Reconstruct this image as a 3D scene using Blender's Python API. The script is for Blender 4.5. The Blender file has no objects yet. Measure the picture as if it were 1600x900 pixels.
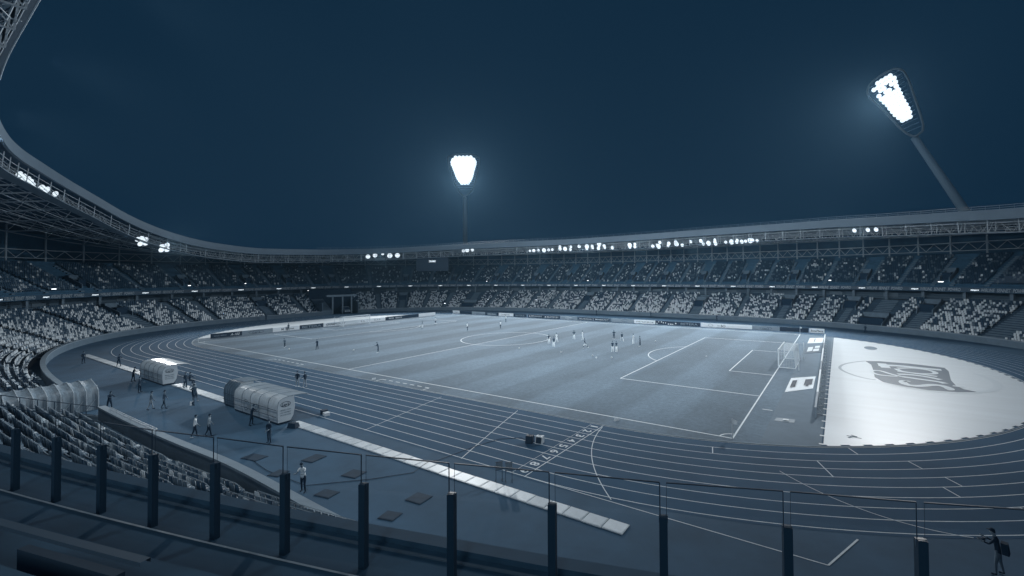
import bpy, math, random
import numpy as np
from mathutils import Vector, Matrix
random.seed(7)
rng = np.random.default_rng(11)
C = bpy.context.scene.collection
SC = bpy.context.scene

# ------------------------------------------------------------------ camera
def make_camera():
    yaw, pit, rol, f = 2.1116, 0.02, -0.0081, 678.6
    fw = Vector((math.cos(yaw)*math.cos(pit), math.sin(yaw)*math.cos(pit), math.sin(pit)))
    rt = Vector((math.sin(yaw), -math.cos(yaw), 0)); up = rt.cross(fw)
    c, s = math.cos(rol), math.sin(rol)
    rt, up = c*rt+s*up, -s*rt+c*up
    cd = bpy.data.cameras.new('camera'); co = bpy.data.objects.new('camera', cd); C.objects.link(co)
    M = Matrix(((rt.x, up.x, -fw.x, 60.08), (rt.y, up.y, -fw.y, -70.15), (rt.z, up.z, -fw.z, 13.13), (0, 0, 0, 1)))
    co.matrix_world = M
    cd.sensor_width = 36; cd.lens = f/1600*36
    cd.shift_x = -105.1/1600; cd.shift_y = -34.0/1600
    cd.clip_start = 0.05; cd.clip_end = 3000
    SC.camera = co
make_camera()

# ------------------------------------------------------------------ colour and exposure
SC.view_settings.view_transform = 'Standard'; SC.view_settings.look = 'None'
SC.view_settings.exposure = 0; SC.view_settings.gamma = 1
def lin(c):
    c /= 255.0
    return c/12.92 if c <= 0.04045 else ((c+0.055)/1.055)**2.4
LO, HI = (18, 44, 66), (219, 231, 239)
def T(v):
    """grey of the blue-toned print (0 navy, 1 ice white) as a linear colour"""
    return tuple(lin(a+(b-a)*v) for a, b in zip(LO, HI)) + (1.0,)
INK = (.012, .040, .074, 1)   # near-black of the blue-toned print

# ------------------------------------------------------------------ world (night sky)
w = bpy.data.worlds.new('World'); SC.world = w; w.use_nodes = True
bg = w.node_tree.nodes['Background']
bg.inputs[0].default_value = (.0044, .0205, .0445, 1); bg.inputs[1].default_value = 1.0
SC.cycles.max_bounces = 6; SC.cycles.diffuse_bounces = 3; SC.cycles.transparent_max_bounces = 16

# ------------------------------------------------------------------ the floodlights' light
def spot(name, loc, aim, power, ang=100, blend=0.6, size=1.5, col=(0.93, 0.97, 1.0)):
    l = bpy.data.lights.new(name, 'SPOT'); l.energy = power; l.spot_size = math.radians(ang); l.spot_blend = blend
    l.shadow_soft_size = size; l.color = col
    o = bpy.data.objects.new(name, l); C.objects.link(o); o.location = loc
    o.rotation_euler = (Vector(aim)-Vector(loc)).to_track_quat('-Z', 'Y').to_euler()
    return o
KEY = 0.93
NEUT = (0.965, 0.975, 0.975)
spot('mast_beam', (-83, 68.5, 58), (-8, -2, 0), 300000*KEY, 84, 0.9, 2.2, NEUT)
spot('mast_beam', (73, 71.5, 61), (14, 2, 0), 260000*KEY, 84, 0.9, 2.2, NEUT)
spot('mast_beam', (-78, -72, 60), (-5, 12, 0), 50000*KEY, 84, 0.9, 2.2, NEUT)
spot('mast_beam', (78, -72, 60), (26, 26, 0), 40000*KEY, 80, 0.9, 2.2, NEUT)
# lamps under the roof: far side, left end, and the near side over the camera
for x in (-34, -14, 6, 24, 38):
    spot('roof_beam', (x, 59.5, 22.2), (x*0.9+6, -14, 0), 24000*KEY, 120, 0.8, 1.1, NEUT)
for x in (-40, -16, 6, 24, 42):
    spot('roof_beam', (x, -62.5, 31.0), (x*0.95, 54, 4), 72000*KEY, 84, 1.0, 1.1, NEUT)
for p, e in (((-87.5, 31.0, 20.8), 20000), ((-84.5, -30.5, 21.5), 26000), ((66, 52.5, 23.0), 26000)):
    spot('roof_beam', p, (-22 if p[0] > 0 else 0, 0, 0), e*KEY, 120, 0.8, 1.0, NEUT)
# unseen fill lights added behind the near stand to lift its dark foreground
for x, y, ax, ay in ((34, -90, 44, -64), (50, -88, 54, -64), (64, -82, 58, -62), (14, -90, 22, -62)):
    spot('near_stand_fill', (x, y, 22.0), (ax, ay, 8), 3800, 130, 0.9, 2.5, NEUT)
# stray light of the two lamp heads in view, thrown forward from just before the lamps
spot('lamp_head_spill', (-81.0, 66.4, 59.5), (20, -30, 20), 70000, 165, 0.5, 2.5, NEUT)
spot('lamp_head_spill', (71.6, 67.5, 59.0), (20, -40, 20), 50000, 165, 0.5, 2.5, NEUT)
# extra beams added at near roof height to brighten the apron and shelters
for x, ax in ((-14, -14), (14, 8), (38, 30)):
    spot('roof_beam', (x, -62.8, 31.0), (ax, -50, 0), 9500, 100, 0.9, 1.1, NEUT)

# ------------------------------------------------------------------ materials
MATS = {}
def mat(name, v, rough=0.7, noise=0.0, scale=3.0, spec=0.3, metal=0.0, bump=0.0, bscale=40.0, stretch=None, detail=6):
    if name in MATS: return MATS[name]
    m = bpy.data.materials.new(name); m.use_nodes = True
    nt = m.node_tree; b = nt.nodes['Principled BSDF']
    col = T(v) if not isinstance(v, tuple) else v
    b.inputs['Base Color'].default_value = col
    b.inputs['Roughness'].default_value = rough; b.inputs['Metallic'].default_value = metal
    b.inputs['Specular IOR Level'].default_value = spec
    if noise or bump:
        tc = nt.nodes.new('ShaderNodeTexCoord'); mp = nt.nodes.new('ShaderNodeMapping')
        nt.links.new(tc.outputs['Object'], mp.inputs[0])
        if stretch: mp.inputs['Scale'].default_value = stretch
    if noise:
        n = nt.nodes.new('ShaderNodeTexNoise'); n.inputs['Scale'].default_value = scale; n.inputs['Detail'].default_value = detail
        n.inputs['Roughness'].default_value = 0.65
        nt.links.new(mp.outputs[0], n.inputs['Vector'])
        r = nt.nodes.new('ShaderNodeValToRGB'); nt.links.new(n.outputs[0], r.inputs[0])
        r.color_ramp.elements[0].position = 0.3; r.color_ramp.elements[1].position = 0.7
        r.color_ramp.elements[0].color = tuple(c*(1-noise) for c in col[:3])+(1,)
        r.color_ramp.elements[1].color = tuple(min(1, c*(1+noise)) for c in col[:3])+(1,)
        nt.links.new(r.outputs[0], b.inputs['Base Color'])
    if bump:
        n2 = nt.nodes.new('ShaderNodeTexNoise'); n2.inputs['Scale'].default_value = bscale; n2.inputs['Detail'].default_value = 4
        nt.links.new(mp.outputs[0], n2.inputs['Vector'])
        bp = nt.nodes.new('ShaderNodeBump'); bp.inputs['Strength'].default_value = bump; bp.inputs['Distance'].default_value = 0.05
        nt.links.new(n2.outputs[0], bp.inputs['Height']); nt.links.new(bp.outputs[0], b.inputs['Normal'])
    MATS[name] = m; return m
def emit(name, strength, v=1.0, col=None):
    m = bpy.data.materials.new(name); m.use_nodes = True; nt = m.node_tree
    b = nt.nodes['Principled BSDF']; c = col or T(v)
    b.inputs['Base Color'].default_value = c
    b.inputs['Emission Color'].default_value = c; b.inputs['Emission Strength'].default_value = strength
    m.cycles.emission_sampling = 'NONE'
    MATS[name] = m; return m

WHITE = mat('white_paint', 0.92, 0.5)
LINE = mat('line_paint', 0.95, 0.7, noise=0.12, scale=2.0)
DARK = mat('dark_paint', 0.02, 0.6)
DARK2 = mat('charcoal', 0.08, 0.6)
STEEL = mat('painted_steel', 0.42, 0.45, noise=0.15, scale=2.0)
CONC = mat('concrete', 0.34, 0.85, noise=0.22, scale=0.9, bump=0.2, bscale=12)
CONCD = mat('dark_concrete', 0.16, 0.85, noise=0.25, scale=0.7)
CONCL = mat('pale_concrete', 0.5, 0.8, noise=0.18, scale=1.5)
TREAD = mat('terrace_concrete', 0.17, 0.9, noise=0.25, scale=0.8)
LAMP = emit('lamp_glass', 1.15, 1.0)
GLOW = emit('led_text', 1.6, 1.0)
LEDTXT = mat('ribbon_lettering', 0.62, 0.6)

# ------------------------------------------------------------------ mesh helpers
class MB:
    def __init__(s): s.v = []; s.f = []; s.m = []; s.mi = 0
    def quad(s, a, b, c, d):
        n = len(s.v); s.v += [a, b, c, d]; s.f.append((n, n+1, n+2, n+3)); s.m.append(s.mi)
    def poly(s, pts):
        n = len(s.v); s.v += list(pts); s.f.append(tuple(range(n, n+len(pts)))); s.m.append(s.mi)
    def hexa(s, p):
        n = len(s.v); s.v += [tuple(q) for q in p]
        for f in ((0, 3, 2, 1), (4, 5, 6, 7), (0, 1, 5, 4), (1, 2, 6, 5), (2, 3, 7, 6), (3, 0, 4, 7)):
            s.f.append(tuple(n+i for i in f)); s.m.append(s.mi)
    def box(s, x0, x1, y0, y1, z0, z1):
        s.hexa([(x0, y0, z0), (x1, y0, z0), (x1, y1, z0), (x0, y1, z0), (x0, y0, z1), (x1, y0, z1), (x1, y1, z1), (x0, y1, z1)])
    def obox(s, c, ux, hx, hy, z0, z1):
        """box centred at c=(x,y), local x axis ux, half sizes"""
        uy = (-ux[1], ux[0]); P = []
        for z in (z0, z1):
            for a, b in ((-1, -1), (1, -1), (1, 1), (-1, 1)):
                P.append((c[0]+ux[0]*a*hx+uy[0]*b*hy, c[1]+ux[1]*a*hx+uy[1]*b*hy, z))
        s.hexa(P)
    def beam(s, p, q, w, h=None, n=4):
        p = Vector(p); q = Vector(q); d = (q-p)
        if d.length < 1e-6: return
        d.normalize(); up = Vector((0, 0, 1)) if abs(d.z) < 0.95 else Vector((1, 0, 0))
        r = d.cross(up).normalized(); u = r.cross(d); h = h or w
        if n == 4:
            o = [(-1, -1), (1, -1), (1, 1), (-1, 1)]
            s.hexa([p+r*a*w/2+u*b*h/2 for a, b in o]+[q+r*a*w/2+u*b*h/2 for a, b in o])
        else:
            k = len(s.v)
            for e in (p, q):
                for i in range(n):
                    t = 2*math.pi*i/n; s.v.append(tuple(e+r*math.cos(t)*w/2+u*math.sin(t)*h/2))
            for i in range(n):
                j = (i+1) % n; s.f.append((k+i, k+j, k+n+j, k+n+i)); s.m.append(s.mi)
            s.f.append(tuple(k+i for i in range(n))[::-1]); s.f.append(tuple(k+n+i for i in range(n))); s.m += [s.mi, s.mi]
    def cyl(s, p, q, r0, r1, n=12):
        p = Vector(p); q = Vector(q); d = (q-p).normalized(); up = Vector((0, 0, 1)) if abs(d.z) < 0.95 else Vector((1, 0, 0))
        r = d.cross(up).normalized(); u = r.cross(d); k = len(s.v)
        for e, R in ((p, r0), (q, r1)):
            for i in range(n):
                t = 2*math.pi*i/n; s.v.append(tuple(e+r*math.cos(t)*R+u*math.sin(t)*R))
        for i in range(n):
            j = (i+1) % n; s.f.append((k+i, k+j, k+n+j, k+n+i)); s.m.append(s.mi)
        s.f.append(tuple(k+i for i in range(n))[::-1]); s.f.append(tuple(k+n+i for i in range(n))); s.m += [s.mi, s.mi]
    def tube(s, pts, r, n=6):
        for a, b in zip(pts[:-1], pts[1:]): s.cyl(a, b, r, r, n)
    def strip(s, A, B):
        """quads between two equally long polylines"""
        k = len(s.v); n = len(A); s.v += [tuple(p) for p in A]+[tuple(p) for p in B]
        for i in range(n-1):
            s.f.append((k+i, k+i+1, k+n+i+1, k+n+i)); s.m.append(s.mi)
    def mesh(s, name, mats):
        me = bpy.data.meshes.new(name); me.from_pydata([tuple(v) for v in s.v], [], s.f)
        for m in (mats if isinstance(mats, (list, tuple)) else [mats]): me.materials.append(m)
        if any(s.m): me.polygons.foreach_set('material_index', s.m)
        me.update(); return me
    def build(s, name, mats, parent=None, **kw):
        return link(name, s.mesh(name, mats), parent, **kw)
def link(name, me, parent=None, loc=None, rz=None, label=None, cat=None, group=None, kind=None, smooth=False):
    o = bpy.data.objects.new(name, me); C.objects.link(o)
    if parent is not None: o.parent = parent
    if loc is not None: o.location = loc
    if rz is not None: o.rotation_euler = (0, 0, rz)
    if label: o['label'] = label
    if cat: o['category'] = cat
    if group: o['group'] = group
    if kind: o['kind'] = kind
    if smooth and me is not None: me.shade_smooth()
    return o
def empty(name, loc=(0, 0, 0), rz=0, **kw): return link(name, None, None, loc, rz, **kw)
FONT_CACHE = {}
def text_mesh(txt, shear=0.0, bold=0.0):
    """flat lettering: unit cap height, starting at x=0 on the xy plane; returns mesh and its width"""
    k = (txt, shear, bold)
    if k in FONT_CACHE: return FONT_CACHE[k]
    cu = bpy.data.curves.new('lettering', 'FONT'); cu.body = txt; cu.size = 1.38; cu.shear = shear; cu.offset = bold
    cu.resolution_u = 3
    o = bpy.data.objects.new('lettering', cu); C.objects.link(o)
    bpy.context.view_layer.update()
    me = bpy.data.meshes.new_from_object(o.evaluated_get(bpy.context.evaluated_depsgraph_get()))
    bpy.data.objects.remove(o); me.name = 'lettering'
    xs = np.empty(len(me.vertices)*3); me.vertices.foreach_get('co', xs); xs = xs.reshape(-1, 3)
    xs[:, 0] -= xs[:, 0].min(); me.vertices.foreach_set('co', xs.ravel())
    FONT_CACHE[k] = (me, float(xs[:, 0].max())); return FONT_CACHE[k]
def put_text(txt, m, parent, origin, xdir, updir, height, width=None, shear=0.0, bold=0.0, center=True):
    me0, wd = text_mesh(txt, shear, bold); me = me0.copy(); me.materials.clear(); me.materials.append(m)
    sx = height if width is None else width/wd
    xd = Vector(xdir).normalized(); ud = Vector(updir).normalized(); nd = xd.cross(ud)
    o = bpy.data.objects.new('lettering', me); C.objects.link(o)
    p = Vector(origin)
    if center: p = p-xd*(wd*sx/2)-ud*(height/2)
    M = Matrix(((xd.x*sx, ud.x*height, nd.x, p.x), (xd.y*sx, ud.y*height, nd.y, p.y), (xd.z*sx, ud.z*height, nd.z, p.z), (0, 0, 0, 1)))
    me.transform(M)
    if parent is not None:
        o.parent = parent; o.matrix_parent_inverse = parent.matrix_basis.inverted()
    return o

# ------------------------------------------------------------------ surveyed places (metres)
FAR = [[-56.44, -53.46], [-53.15, -47.59], [-47.47, -41.54], [-41.4, -35.66], [-35.5, -29.5], [-29.32, -24.11], [-23.61, -17.49], [-17.49, -11.65], [-11.53, -5.63], [-5.63, 5.39], [5.49, 12.32], [12.32, 18.33], [18.33, 24.53], [24.53, 30.08], [30.24, 42.21], [42.21, 48.09], [48.09, 53.89], [54.01, 56.96]]
LEFT = [[-30.71, -24.99], [-24.99, -18.78], [-18.78, -12.76], [-12.76, -6.94], [-6.86, 6.05], [6.05, 11.18], [11.18, 18.06], [18.06, 23.08], [23.08, 29.77]]
ROOFC = [[37.1, 6, 24.69], [45.4, 5.5, 25.43], [68.7, 5, 26.59], [83.8, 4.5, 26.72], [101.5, 4, 26.64], [122.1, 3.5, 26.25], [145.9, 3, 25.93], [168.3, 3, 25.94], [190.4, 3, 25.58], [207.2, 3.5, 24.77], [220.0, 4, 23.91], [239.2, 5, 22.82], [257.8, 5, 22.36], [264.3, 5, 22.98], [270.4, 5, 23.68], [276.1, 5, 24.97], [282.2, 4.5, 26.66], [288.1, 4.5, 28.73], [294.8, 4.2, 31.34], [302.3, 4, 33.07], [310.7, 4, 34.42], [315.8, 4, 34.81], [325.6, 4, 34.87], [336.0, 4, 34.74], [350, 4.4, 34.9], [376, 5.5, 34.9], [388, 5.7, 34.9], [396, 6.0, 34.9]] + [(410, 6.5, 34.8), (430, 7, 34.5), (450, 6.5, 32), (470, 6, 28.5), (490, 6, 26), (500, 6, 25.2), (15, 6, 24.6)]
LAMPS = [[-93.69, 29.96, 20.73], [-92.48, 32.07, 21.25], [-91.0, 34.3, 21.78], [-89.54, 36.32, 21.19], [-87.8, 38.45, 21.33], [-67.1, 52.98, 22.98], [-65.63, 53.59, 23.2], [-63.66, 54.39, 23.29], [-40.07, 60.58, 22.35], [-38.45, 60.82, 22.42], [-36.56, 61.08, 22.48], [-34.13, 61.37, 22.41], [-32.25, 61.58, 22.47], [-30.64, 61.74, 22.53], [-27.43, 62.02, 22.66], [-27.42, 62.02, 23.48], [-25.31, 62.17, 22.59], [-22.93, 62.32, 23.31], [-23.2, 62.3, 22.29], [-19.54, 62.5, 23.3], [-16.49, 62.67, 22.39], [-16.48, 62.67, 23.19], [-14.21, 62.78, 22.54], [-14.46, 62.77, 23.22], [-11.97, 62.88, 22.34], [-11.72, 62.89, 23.23], [-11.71, 62.89, 23.89], [-9.5, 62.97, 22.47], [-9.74, 62.96, 23.15], [-6.59, 63.05, 22.36], [-0.2, 63.2, 22.33], [-0.2, 63.2, 22.98], [1.64, 63.24, 22.37], [1.65, 63.24, 23.22], [7.91, 63.35, 22.23], [9.44, 63.37, 22.58], [10.32, 63.38, 23.37], [9.87, 63.37, 22.15], [13.09, 63.39, 22.22], [13.31, 63.39, 22.93], [15.84, 63.38, 22.61], [15.64, 63.38, 23.33], [17.7, 63.36, 22.23], [20.37, 63.31, 23.21], [23.58, 63.22, 23.25], [24.35, 63.19, 22.33], [25.92, 63.12, 22.45], [27.86, 63.03, 22.75], [27.87, 63.02, 23.33], [28.05, 63.02, 22.26], [31.08, 62.83, 22.49], [32.76, 62.7, 22.5], [34.23, 62.58, 22.43], [34.42, 62.56, 22.89], [35.68, 62.44, 22.44], [36.76, 62.33, 22.48], [38.01, 62.2, 22.6], [38.72, 62.12, 22.65], [39.94, 61.97, 22.49], [63.27, 56.72, 23.58], [65.99, 55.67, 23.48], [67.61, 55.0, 23.4], [-67.52, -55.13, 32.22], [-68.8, -54.54, 32.08], [-68.2, -54.82, 31.13], [-71.03, -53.43, 31.6], [-71.62, -53.12, 31.11], [-72.21, -52.81, 30.49], [-70.23, -53.84, 31.91], [-74.38, -51.57, 31.19], [-75.1, -51.14, 30.32], [-73.87, -51.87, 30.08], [-75.77, -50.73, 31.1], [-77.91, -49.32, 30.64], [-92.97, -33.4, 23.09], [-93.44, -32.58, 23.41], [-93.96, -31.61, 23.25], [-93.29, -32.84, 21.99], [-93.93, -31.67, 22.25], [-95.64, -28.04, 21.68], [-96.11, -26.88, 22.11], [-95.58, -28.18, 20.73], [-96.12, -26.87, 20.89]]
LOGO = {"ribbon": [[63.03, 7.05], [64.84, 7.83], [68.39, 7.8], [72.07, 6.62], [72.13, 4.29], [71.35, -1.73], [71.28, -4.71], [71.67, -6.29], [72.71, -7.13], [70.82, -8.19], [68.28, -8.71], [65.99, -8.03], [64.27, -6.69], [63.57, -4.29], [63.66, 0.87], [63.64, 4.44]], "L": [[65.06, 5.69], [65.04, 3.37], [65.28, 4.87], [67.04, 5.38], [69.38, 4.88], [71.46, 4.75]], "Lfoot": [[64.95, 6.11], [65.27, 2.79]], "a": [[66.58, 3.34], [68.28, 4.45], [70.02, 3.96], [70.61, 2.41], [70.13, 1.21], [68.34, 0.61], [66.65, 1.27], [66.4, 2.81]], "aleg": [[66.38, 1.12], [68.34, 0.61], [70.28, -0.2]], "y1": [[66.19, -0.97], [67.72, -0.5], [69.33, -1.1], [70.34, -2.09]], "y2": [[66.54, -2.42], [68.37, -3.05], [70.01, -3.49], [70.45, -4.22]], "ytail": [[66.54, -2.42], [65.4, -1.41], [64.49, 0.33], [63.55, 0.14], [63.29, -1.15], [63.92, -2.61], [65.04, -2.74], [66.04, -2.55]], "s": [[66.84, -5.26], [66.42, -4.82], [66.18, -6.08], [66.62, -7.31], [67.74, -7.11], [68.91, -5.71], [69.81, -5.53], [70.38, -6.6], [70.36, -7.31], [69.99, -7.41]], "apos": [[70.95, -5.07], [71.83, -5.43]], "swoosh": [[74.63, 4.24], [75.34, 2.46], [75.67, -0.0], [75.54, -2.33], [74.64, -4.8], [73.55, -6.38], [72.6, -7.19]], "under": [[72.94, -7.44], [71.57, -8.42], [69.68, -8.99], [68.21, -9.2], [65.94, -8.48], [64.46, -7.24]], "ring": [[63.03, 7.05], [61.64, 5.48], [60.27, 3.07], [59.69, 0.25], [60.11, -2.09], [61.28, -4.3], [62.51, -5.6], [63.6, -5.91]]}
HANG = [(12.1, -65.93, 31.6), (11.46, -65.35, 31.6), (10.49, -64.93, 31.6), (10.07, -64.75, 31.6), (10.22, -64.29, 31.6)]
LOGO_DISC = [64.38, 20.68]


# ------------------------------------------------------------------ the bowl's plan curve
BA, BB, BN = 93., 58., 2.7
_th = np.linspace(0, 2*np.pi, 20001)
_X = BA*np.sign(np.cos(_th))*abs(np.cos(_th))**(2/BN); _Y = BB*np.sign(np.sin(_th))*abs(np.sin(_th))**(2/BN)
_S = np.concatenate([[0], np.cumsum(np.hypot(np.diff(_X), np.diff(_Y)))]); L = float(_S[-1])
_ss = np.linspace(0, L, 4001); _bx = np.interp(_ss, _S, _X); _by = np.interp(_ss, _S, _Y)
_nx = (np.abs(_bx)/BA)**(BN-1)/BA*np.sign(_bx); _ny = (np.abs(_by)/BB)**(BN-1)/BB*np.sign(_by)
_l = np.hypot(_nx, _ny); _nx /= _l; _ny /= _l
def P2(s, D):
    s = s % L
    return (float(np.interp(s, _ss, _bx)+np.interp(s, _ss, _nx)*D), float(np.interp(s, _ss, _by)+np.interp(s, _ss, _ny)*D))
def P3(s, D, z): x, y = P2(s, D); return (x, y, z)
def N2(s): s = s % L; return (float(np.interp(s, _ss, _nx)), float(np.interp(s, _ss, _ny)))
def nearest_s(x, y): return float(_ss[np.argmin((_bx-x)**2+(_by-y)**2)])
# camera frame, used only to leave out what no view could show
_cy, _cp = 2.1116, 0.02
_fw = np.array([math.cos(_cy)*math.cos(_cp), math.sin(_cy)*math.cos(_cp), math.sin(_cp)]); _rt = np.array([math.sin(_cy), -math.cos(_cy), 0])
def in_view(x, y, z, m=0.12):
    d = np.array([x-60.08, y+70.15, z-13.13]); zz = d@_fw
    if zz < 0.5: return False
    u = (905+678.6*(d@_rt)/zz)/1600; return -m < u < 1+m
def ring(s0, s1, D, z, step=2.0):
    n = max(2, int(abs(s1-s0)/step)+1)
    return [P3(s, D, z) for s in np.linspace(s0, s1, n)]
def sweep(mb, s0, s1, prof, step=2.0):
    R = [ring(s0, s1, D, z, step) for D, z in prof]
    for a, b in zip(R[:-1], R[1:]): mb.strip(a, b)
VIS0, VIS1 = 18.0, 432.0          # arclength of the stands that the view could reach

# ------------------------------------------------------------------ ground, track, pitch
def flat(name, pts, z, m, **kw):
    mb = MB(); mb.poly([(x, y, z) for x, y in pts]); return mb.build(name, m, **kw)
ASPH = mat('apron_surface', (.038, .096, .165, 1), 0.85, noise=0.22, scale=0.22, bump=0.15, bscale=30, detail=9)
flat('ground', [(-900, -900), (900, -900), (900, 900), (-900, 900)], -0.03, mat('outer_ground', 0.05, 0.9), kind='structure')
mb = MB(); Rr = [P2(s, 1.0) for s in np.linspace(0, L, 200)[:-1]]; mb.poly([(x, y, -0.008) for x, y in Rr])
mb.build('apron', ASPH, kind='structure')
HS = 42.195
def oval(r, z, n=64):
    pts = []
    for i in range(n+1): t = -math.pi/2+math.pi*i/n; pts.append((HS+r*math.cos(t), r*math.sin(t), z))
    for i in range(n+1): t = math.pi/2+math.pi*i/n; pts.append((-HS+r*math.cos(t), r*math.sin(t), z))
    pts.append(pts[0]); return pts
def track_material():
    m = mat('track_rubber', (.031, .088, .160, 1), 0.85, spec=.18, noise=0.10, scale=0.25, bump=0.25, bscale=60)
    return m
TRK = track_material()
mb = MB(); mb.strip(oval(36.35, 0.0), oval(47.75, 0.0)); mb.build('track', TRK, kind='structure')
LW = 0.062
mb = MB()
for i in range(10):
    r = 36.5+1.22*i; mb.strip(oval(r-LW/2, 0.006, 96), oval(r+LW/2, 0.006, 96))
def gline(a, b, wd, z=0.007, m_=None):
    d = Vector((b[0]-a[0], b[1]-a[1])); n = Vector((-d.y, d.x)).normalized()*wd/2
    (m_ or mb).quad((a[0]+n.x, a[1]+n.y, z), (a[0]-n.x, a[1]-n.y, z), (b[0]-n.x, b[1]-n.y, z), (b[0]+n.x, b[1]+n.y, z))
# finish line, the long sprint-chute line, curved break lines
gline((HS, -36.5), (HS, -47.55), 0.07, 0.011); gline((HS-1.1, -36.7), (HS-1.1, -47.4), 0.03, 0.011)
gline((HS, -47.5), (59.4, -47.5), 0.06); gline((59.4, -47.5), (60.6, -44.6), 0.09, 0.011)
gline((22.7, -37.2), (25.0, -47.6), 0.05, 0.011)
def curve(pts, wd):
    P = []
    for i in range(25):
        t = i/24; a, b, c_ = pts; P.append(((1-t)**2*a[0]+2*t*(1-t)*b[0]+t*t*c_[0], (1-t)**2*a[1]+2*t*(1-t)*b[1]+t*t*c_[1]))
    for a, b in zip(P[:-1], P[1:]): gline(a, b, wd, 0.011)
curve([(33.0, -36.9), (34.4, -41.5), (36.5, -47.6)], 0.06)
curve([(42.3, -36.9), (43.2, -42.5), (48.4, -47.3)], 0.06)
curve([(65.5, -41.6), (61, -42.6), (56.4, -38.4)], 0.05)
# staggered start marks across single lanes in the bend
def bend_pt(ang, r): return (HS+r*math.cos(ang), r*math.sin(ang))
for ang, lane in ((-1.32, 1), (-1.14, 2), (-1.14, 3), (-0.98, 2), (-0.97, 4), (-1.0, 5), (-0.72, 2), (-0.74, 3), (-0.95, 7), (-0.83, 5), (-0.78, 6), (-0.66, 7), (-0.60, 4), (-1.05, 0)):
    r = 36.5+1.22*lane; gline(bend_pt(ang, r), bend_pt(ang, r+1.22), 0.07, 0.011)
for k in range(9):    # exchange ticks on the straight
    for x in (-12.0, -30.0): gline((x+0.3*k, -36.5-1.22*k-0.1), (x+0.3*k, -36.5-1.22*k-0.5), 0.05, 0.011)
mb.build('track_lines', LINE, kind='structure')
for k in range(9):
    yc = -36.5-1.22*(k+0.5)
    o = put_text(str(k+1), LINE, None, (HS-0.55, yc, 0.016), (0, -1, 0), (1, 0, 0), 0.72, 0.5 if k else 0.2, bold=0.02)
    o.name = 'lane_number'; o['kind'] = 'structure'

def grass_material():
    m = bpy.data.materials.new('pitch_grass'); m.use_nodes = True; nt = m.node_tree; b = nt.nodes['Principled BSDF']
    b.inputs['Roughness'].default_value = 0.85; b.inputs['Specular IOR Level'].default_value = 0.2
    tc = nt.nodes.new('ShaderNodeTexCoord'); sp = nt.nodes.new('ShaderNodeSeparateXYZ'); nt.links.new(tc.outputs['Object'], sp.inputs[0])
    # mown bands run parallel to the goal line
    mu = nt.nodes.new('ShaderNodeMath'); mu.operation = 'MULTIPLY'; mu.inputs[1].default_value = math.pi/5.25
    nt.links.new(sp.outputs['X'], mu.inputs[0])
    si = nt.nodes.new('ShaderNodeMath'); si.operation = 'SINE'; nt.links.new(mu.outputs[0], si.inputs[0])
    r = nt.nodes.new('ShaderNodeMapRange'); r.inputs['From Min'].default_value = -0.3; r.inputs['From Max'].default_value = 0.3
    r.inputs['To Min'].default_value = 0.87; r.inputs['To Max'].default_value = 1.08; nt.links.new(si.outputs[0], r.inputs[0])
    def noise(scale, lo, hi, st=(1, 1, 1), det=8):
        mp = nt.nodes.new('ShaderNodeMapping'); mp.inputs['Scale'].default_value = st; nt.links.new(tc.outputs['Object'], mp.inputs[0])
        n = nt.nodes.new('ShaderNodeTexNoise'); n.inputs['Scale'].default_value = scale; n.inputs['Detail'].default_value = det
        n.inputs['Roughness'].default_value = 0.7; nt.links.new(mp.outputs[0], n.inputs['Vector'])
        q = nt.nodes.new('ShaderNodeMapRange'); q.inputs['From Min'].default_value = 0.3; q.inputs['From Max'].default_value = 0.7
        q.inputs['To Min'].default_value = lo; q.inputs['To Max'].default_value = hi; nt.links.new(n.outputs[0], q.inputs[0]); return q
    a = noise(0.10, 0.80, 1.18, (1, .6, 1), 6); c = noise(2.2, 0.80, 1.18, (1, 1, 1), 10)
    m1 = nt.nodes.new('ShaderNodeMath'); m1.operation = 'MULTIPLY'; nt.links.new(r.outputs[0], m1.inputs[0]); nt.links.new(a.outputs[0], m1.inputs[1])
    m2 = nt.nodes.new('ShaderNodeMath'); m2.operation = 'MULTIPLY'; nt.links.new(m1.outputs[0], m2.inputs[0]); nt.links.new(c.outputs[0], m2.inputs[1])
    vm = nt.nodes.new('ShaderNodeVectorMath'); vm.operation = 'SCALE'; vm.inputs[0].default_value = T(0.395)[:3]
    nt.links.new(m2.outputs[0], vm.inputs['Scale']); nt.links.new(vm.outputs[0], b.inputs['Base Color'])
    return m
GRASS = grass_material()
# grass fills the infield up to the strip behind the right goal; its outline follows the kerb
def infield(x0, x1, r, z, n=40):
    top = []; 
    xs = np.linspace(x0, x1, n)
    yb = [r if abs(x) <= HS else math.sqrt(max(0, r*r-(abs(x)-HS)**2)) for x in xs]
    return [(x, -y, z) for x, y in zip(xs, yb)], [(x, y, z) for x, y in zip(xs, yb)]
mb = MB(); A, B = infield(-55.4, 54.5, 36.35, 0.0); mb.strip(A, B); mb.build('pitch', GRASS, kind='structure')
mb = MB(); A, B = infield(54.5, 58.62, 36.35, 0.0, 12); mb.strip(A, B); A, B = infield(-58.62, -55.4, 36.35, 0.0, 12); mb.strip(A, B)
mb.build('goal_end_strip', mat('strip_surface', 0.42, 0.85, noise=0.10, scale=0.5, bump=0.15), kind='structure')
# kerb round the infield
mb = MB(); mb.strip(oval(36.36, 0.05), oval(36.42, 0.05)); mb.strip(oval(36.42, 0.05), oval(36.42, 0.0)); mb.strip(oval(36.36, 0.0), oval(36.36, 0.05))
mb.build('kerb', mat('kerb_paint', 0.6, 0.6), kind='structure')

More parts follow.
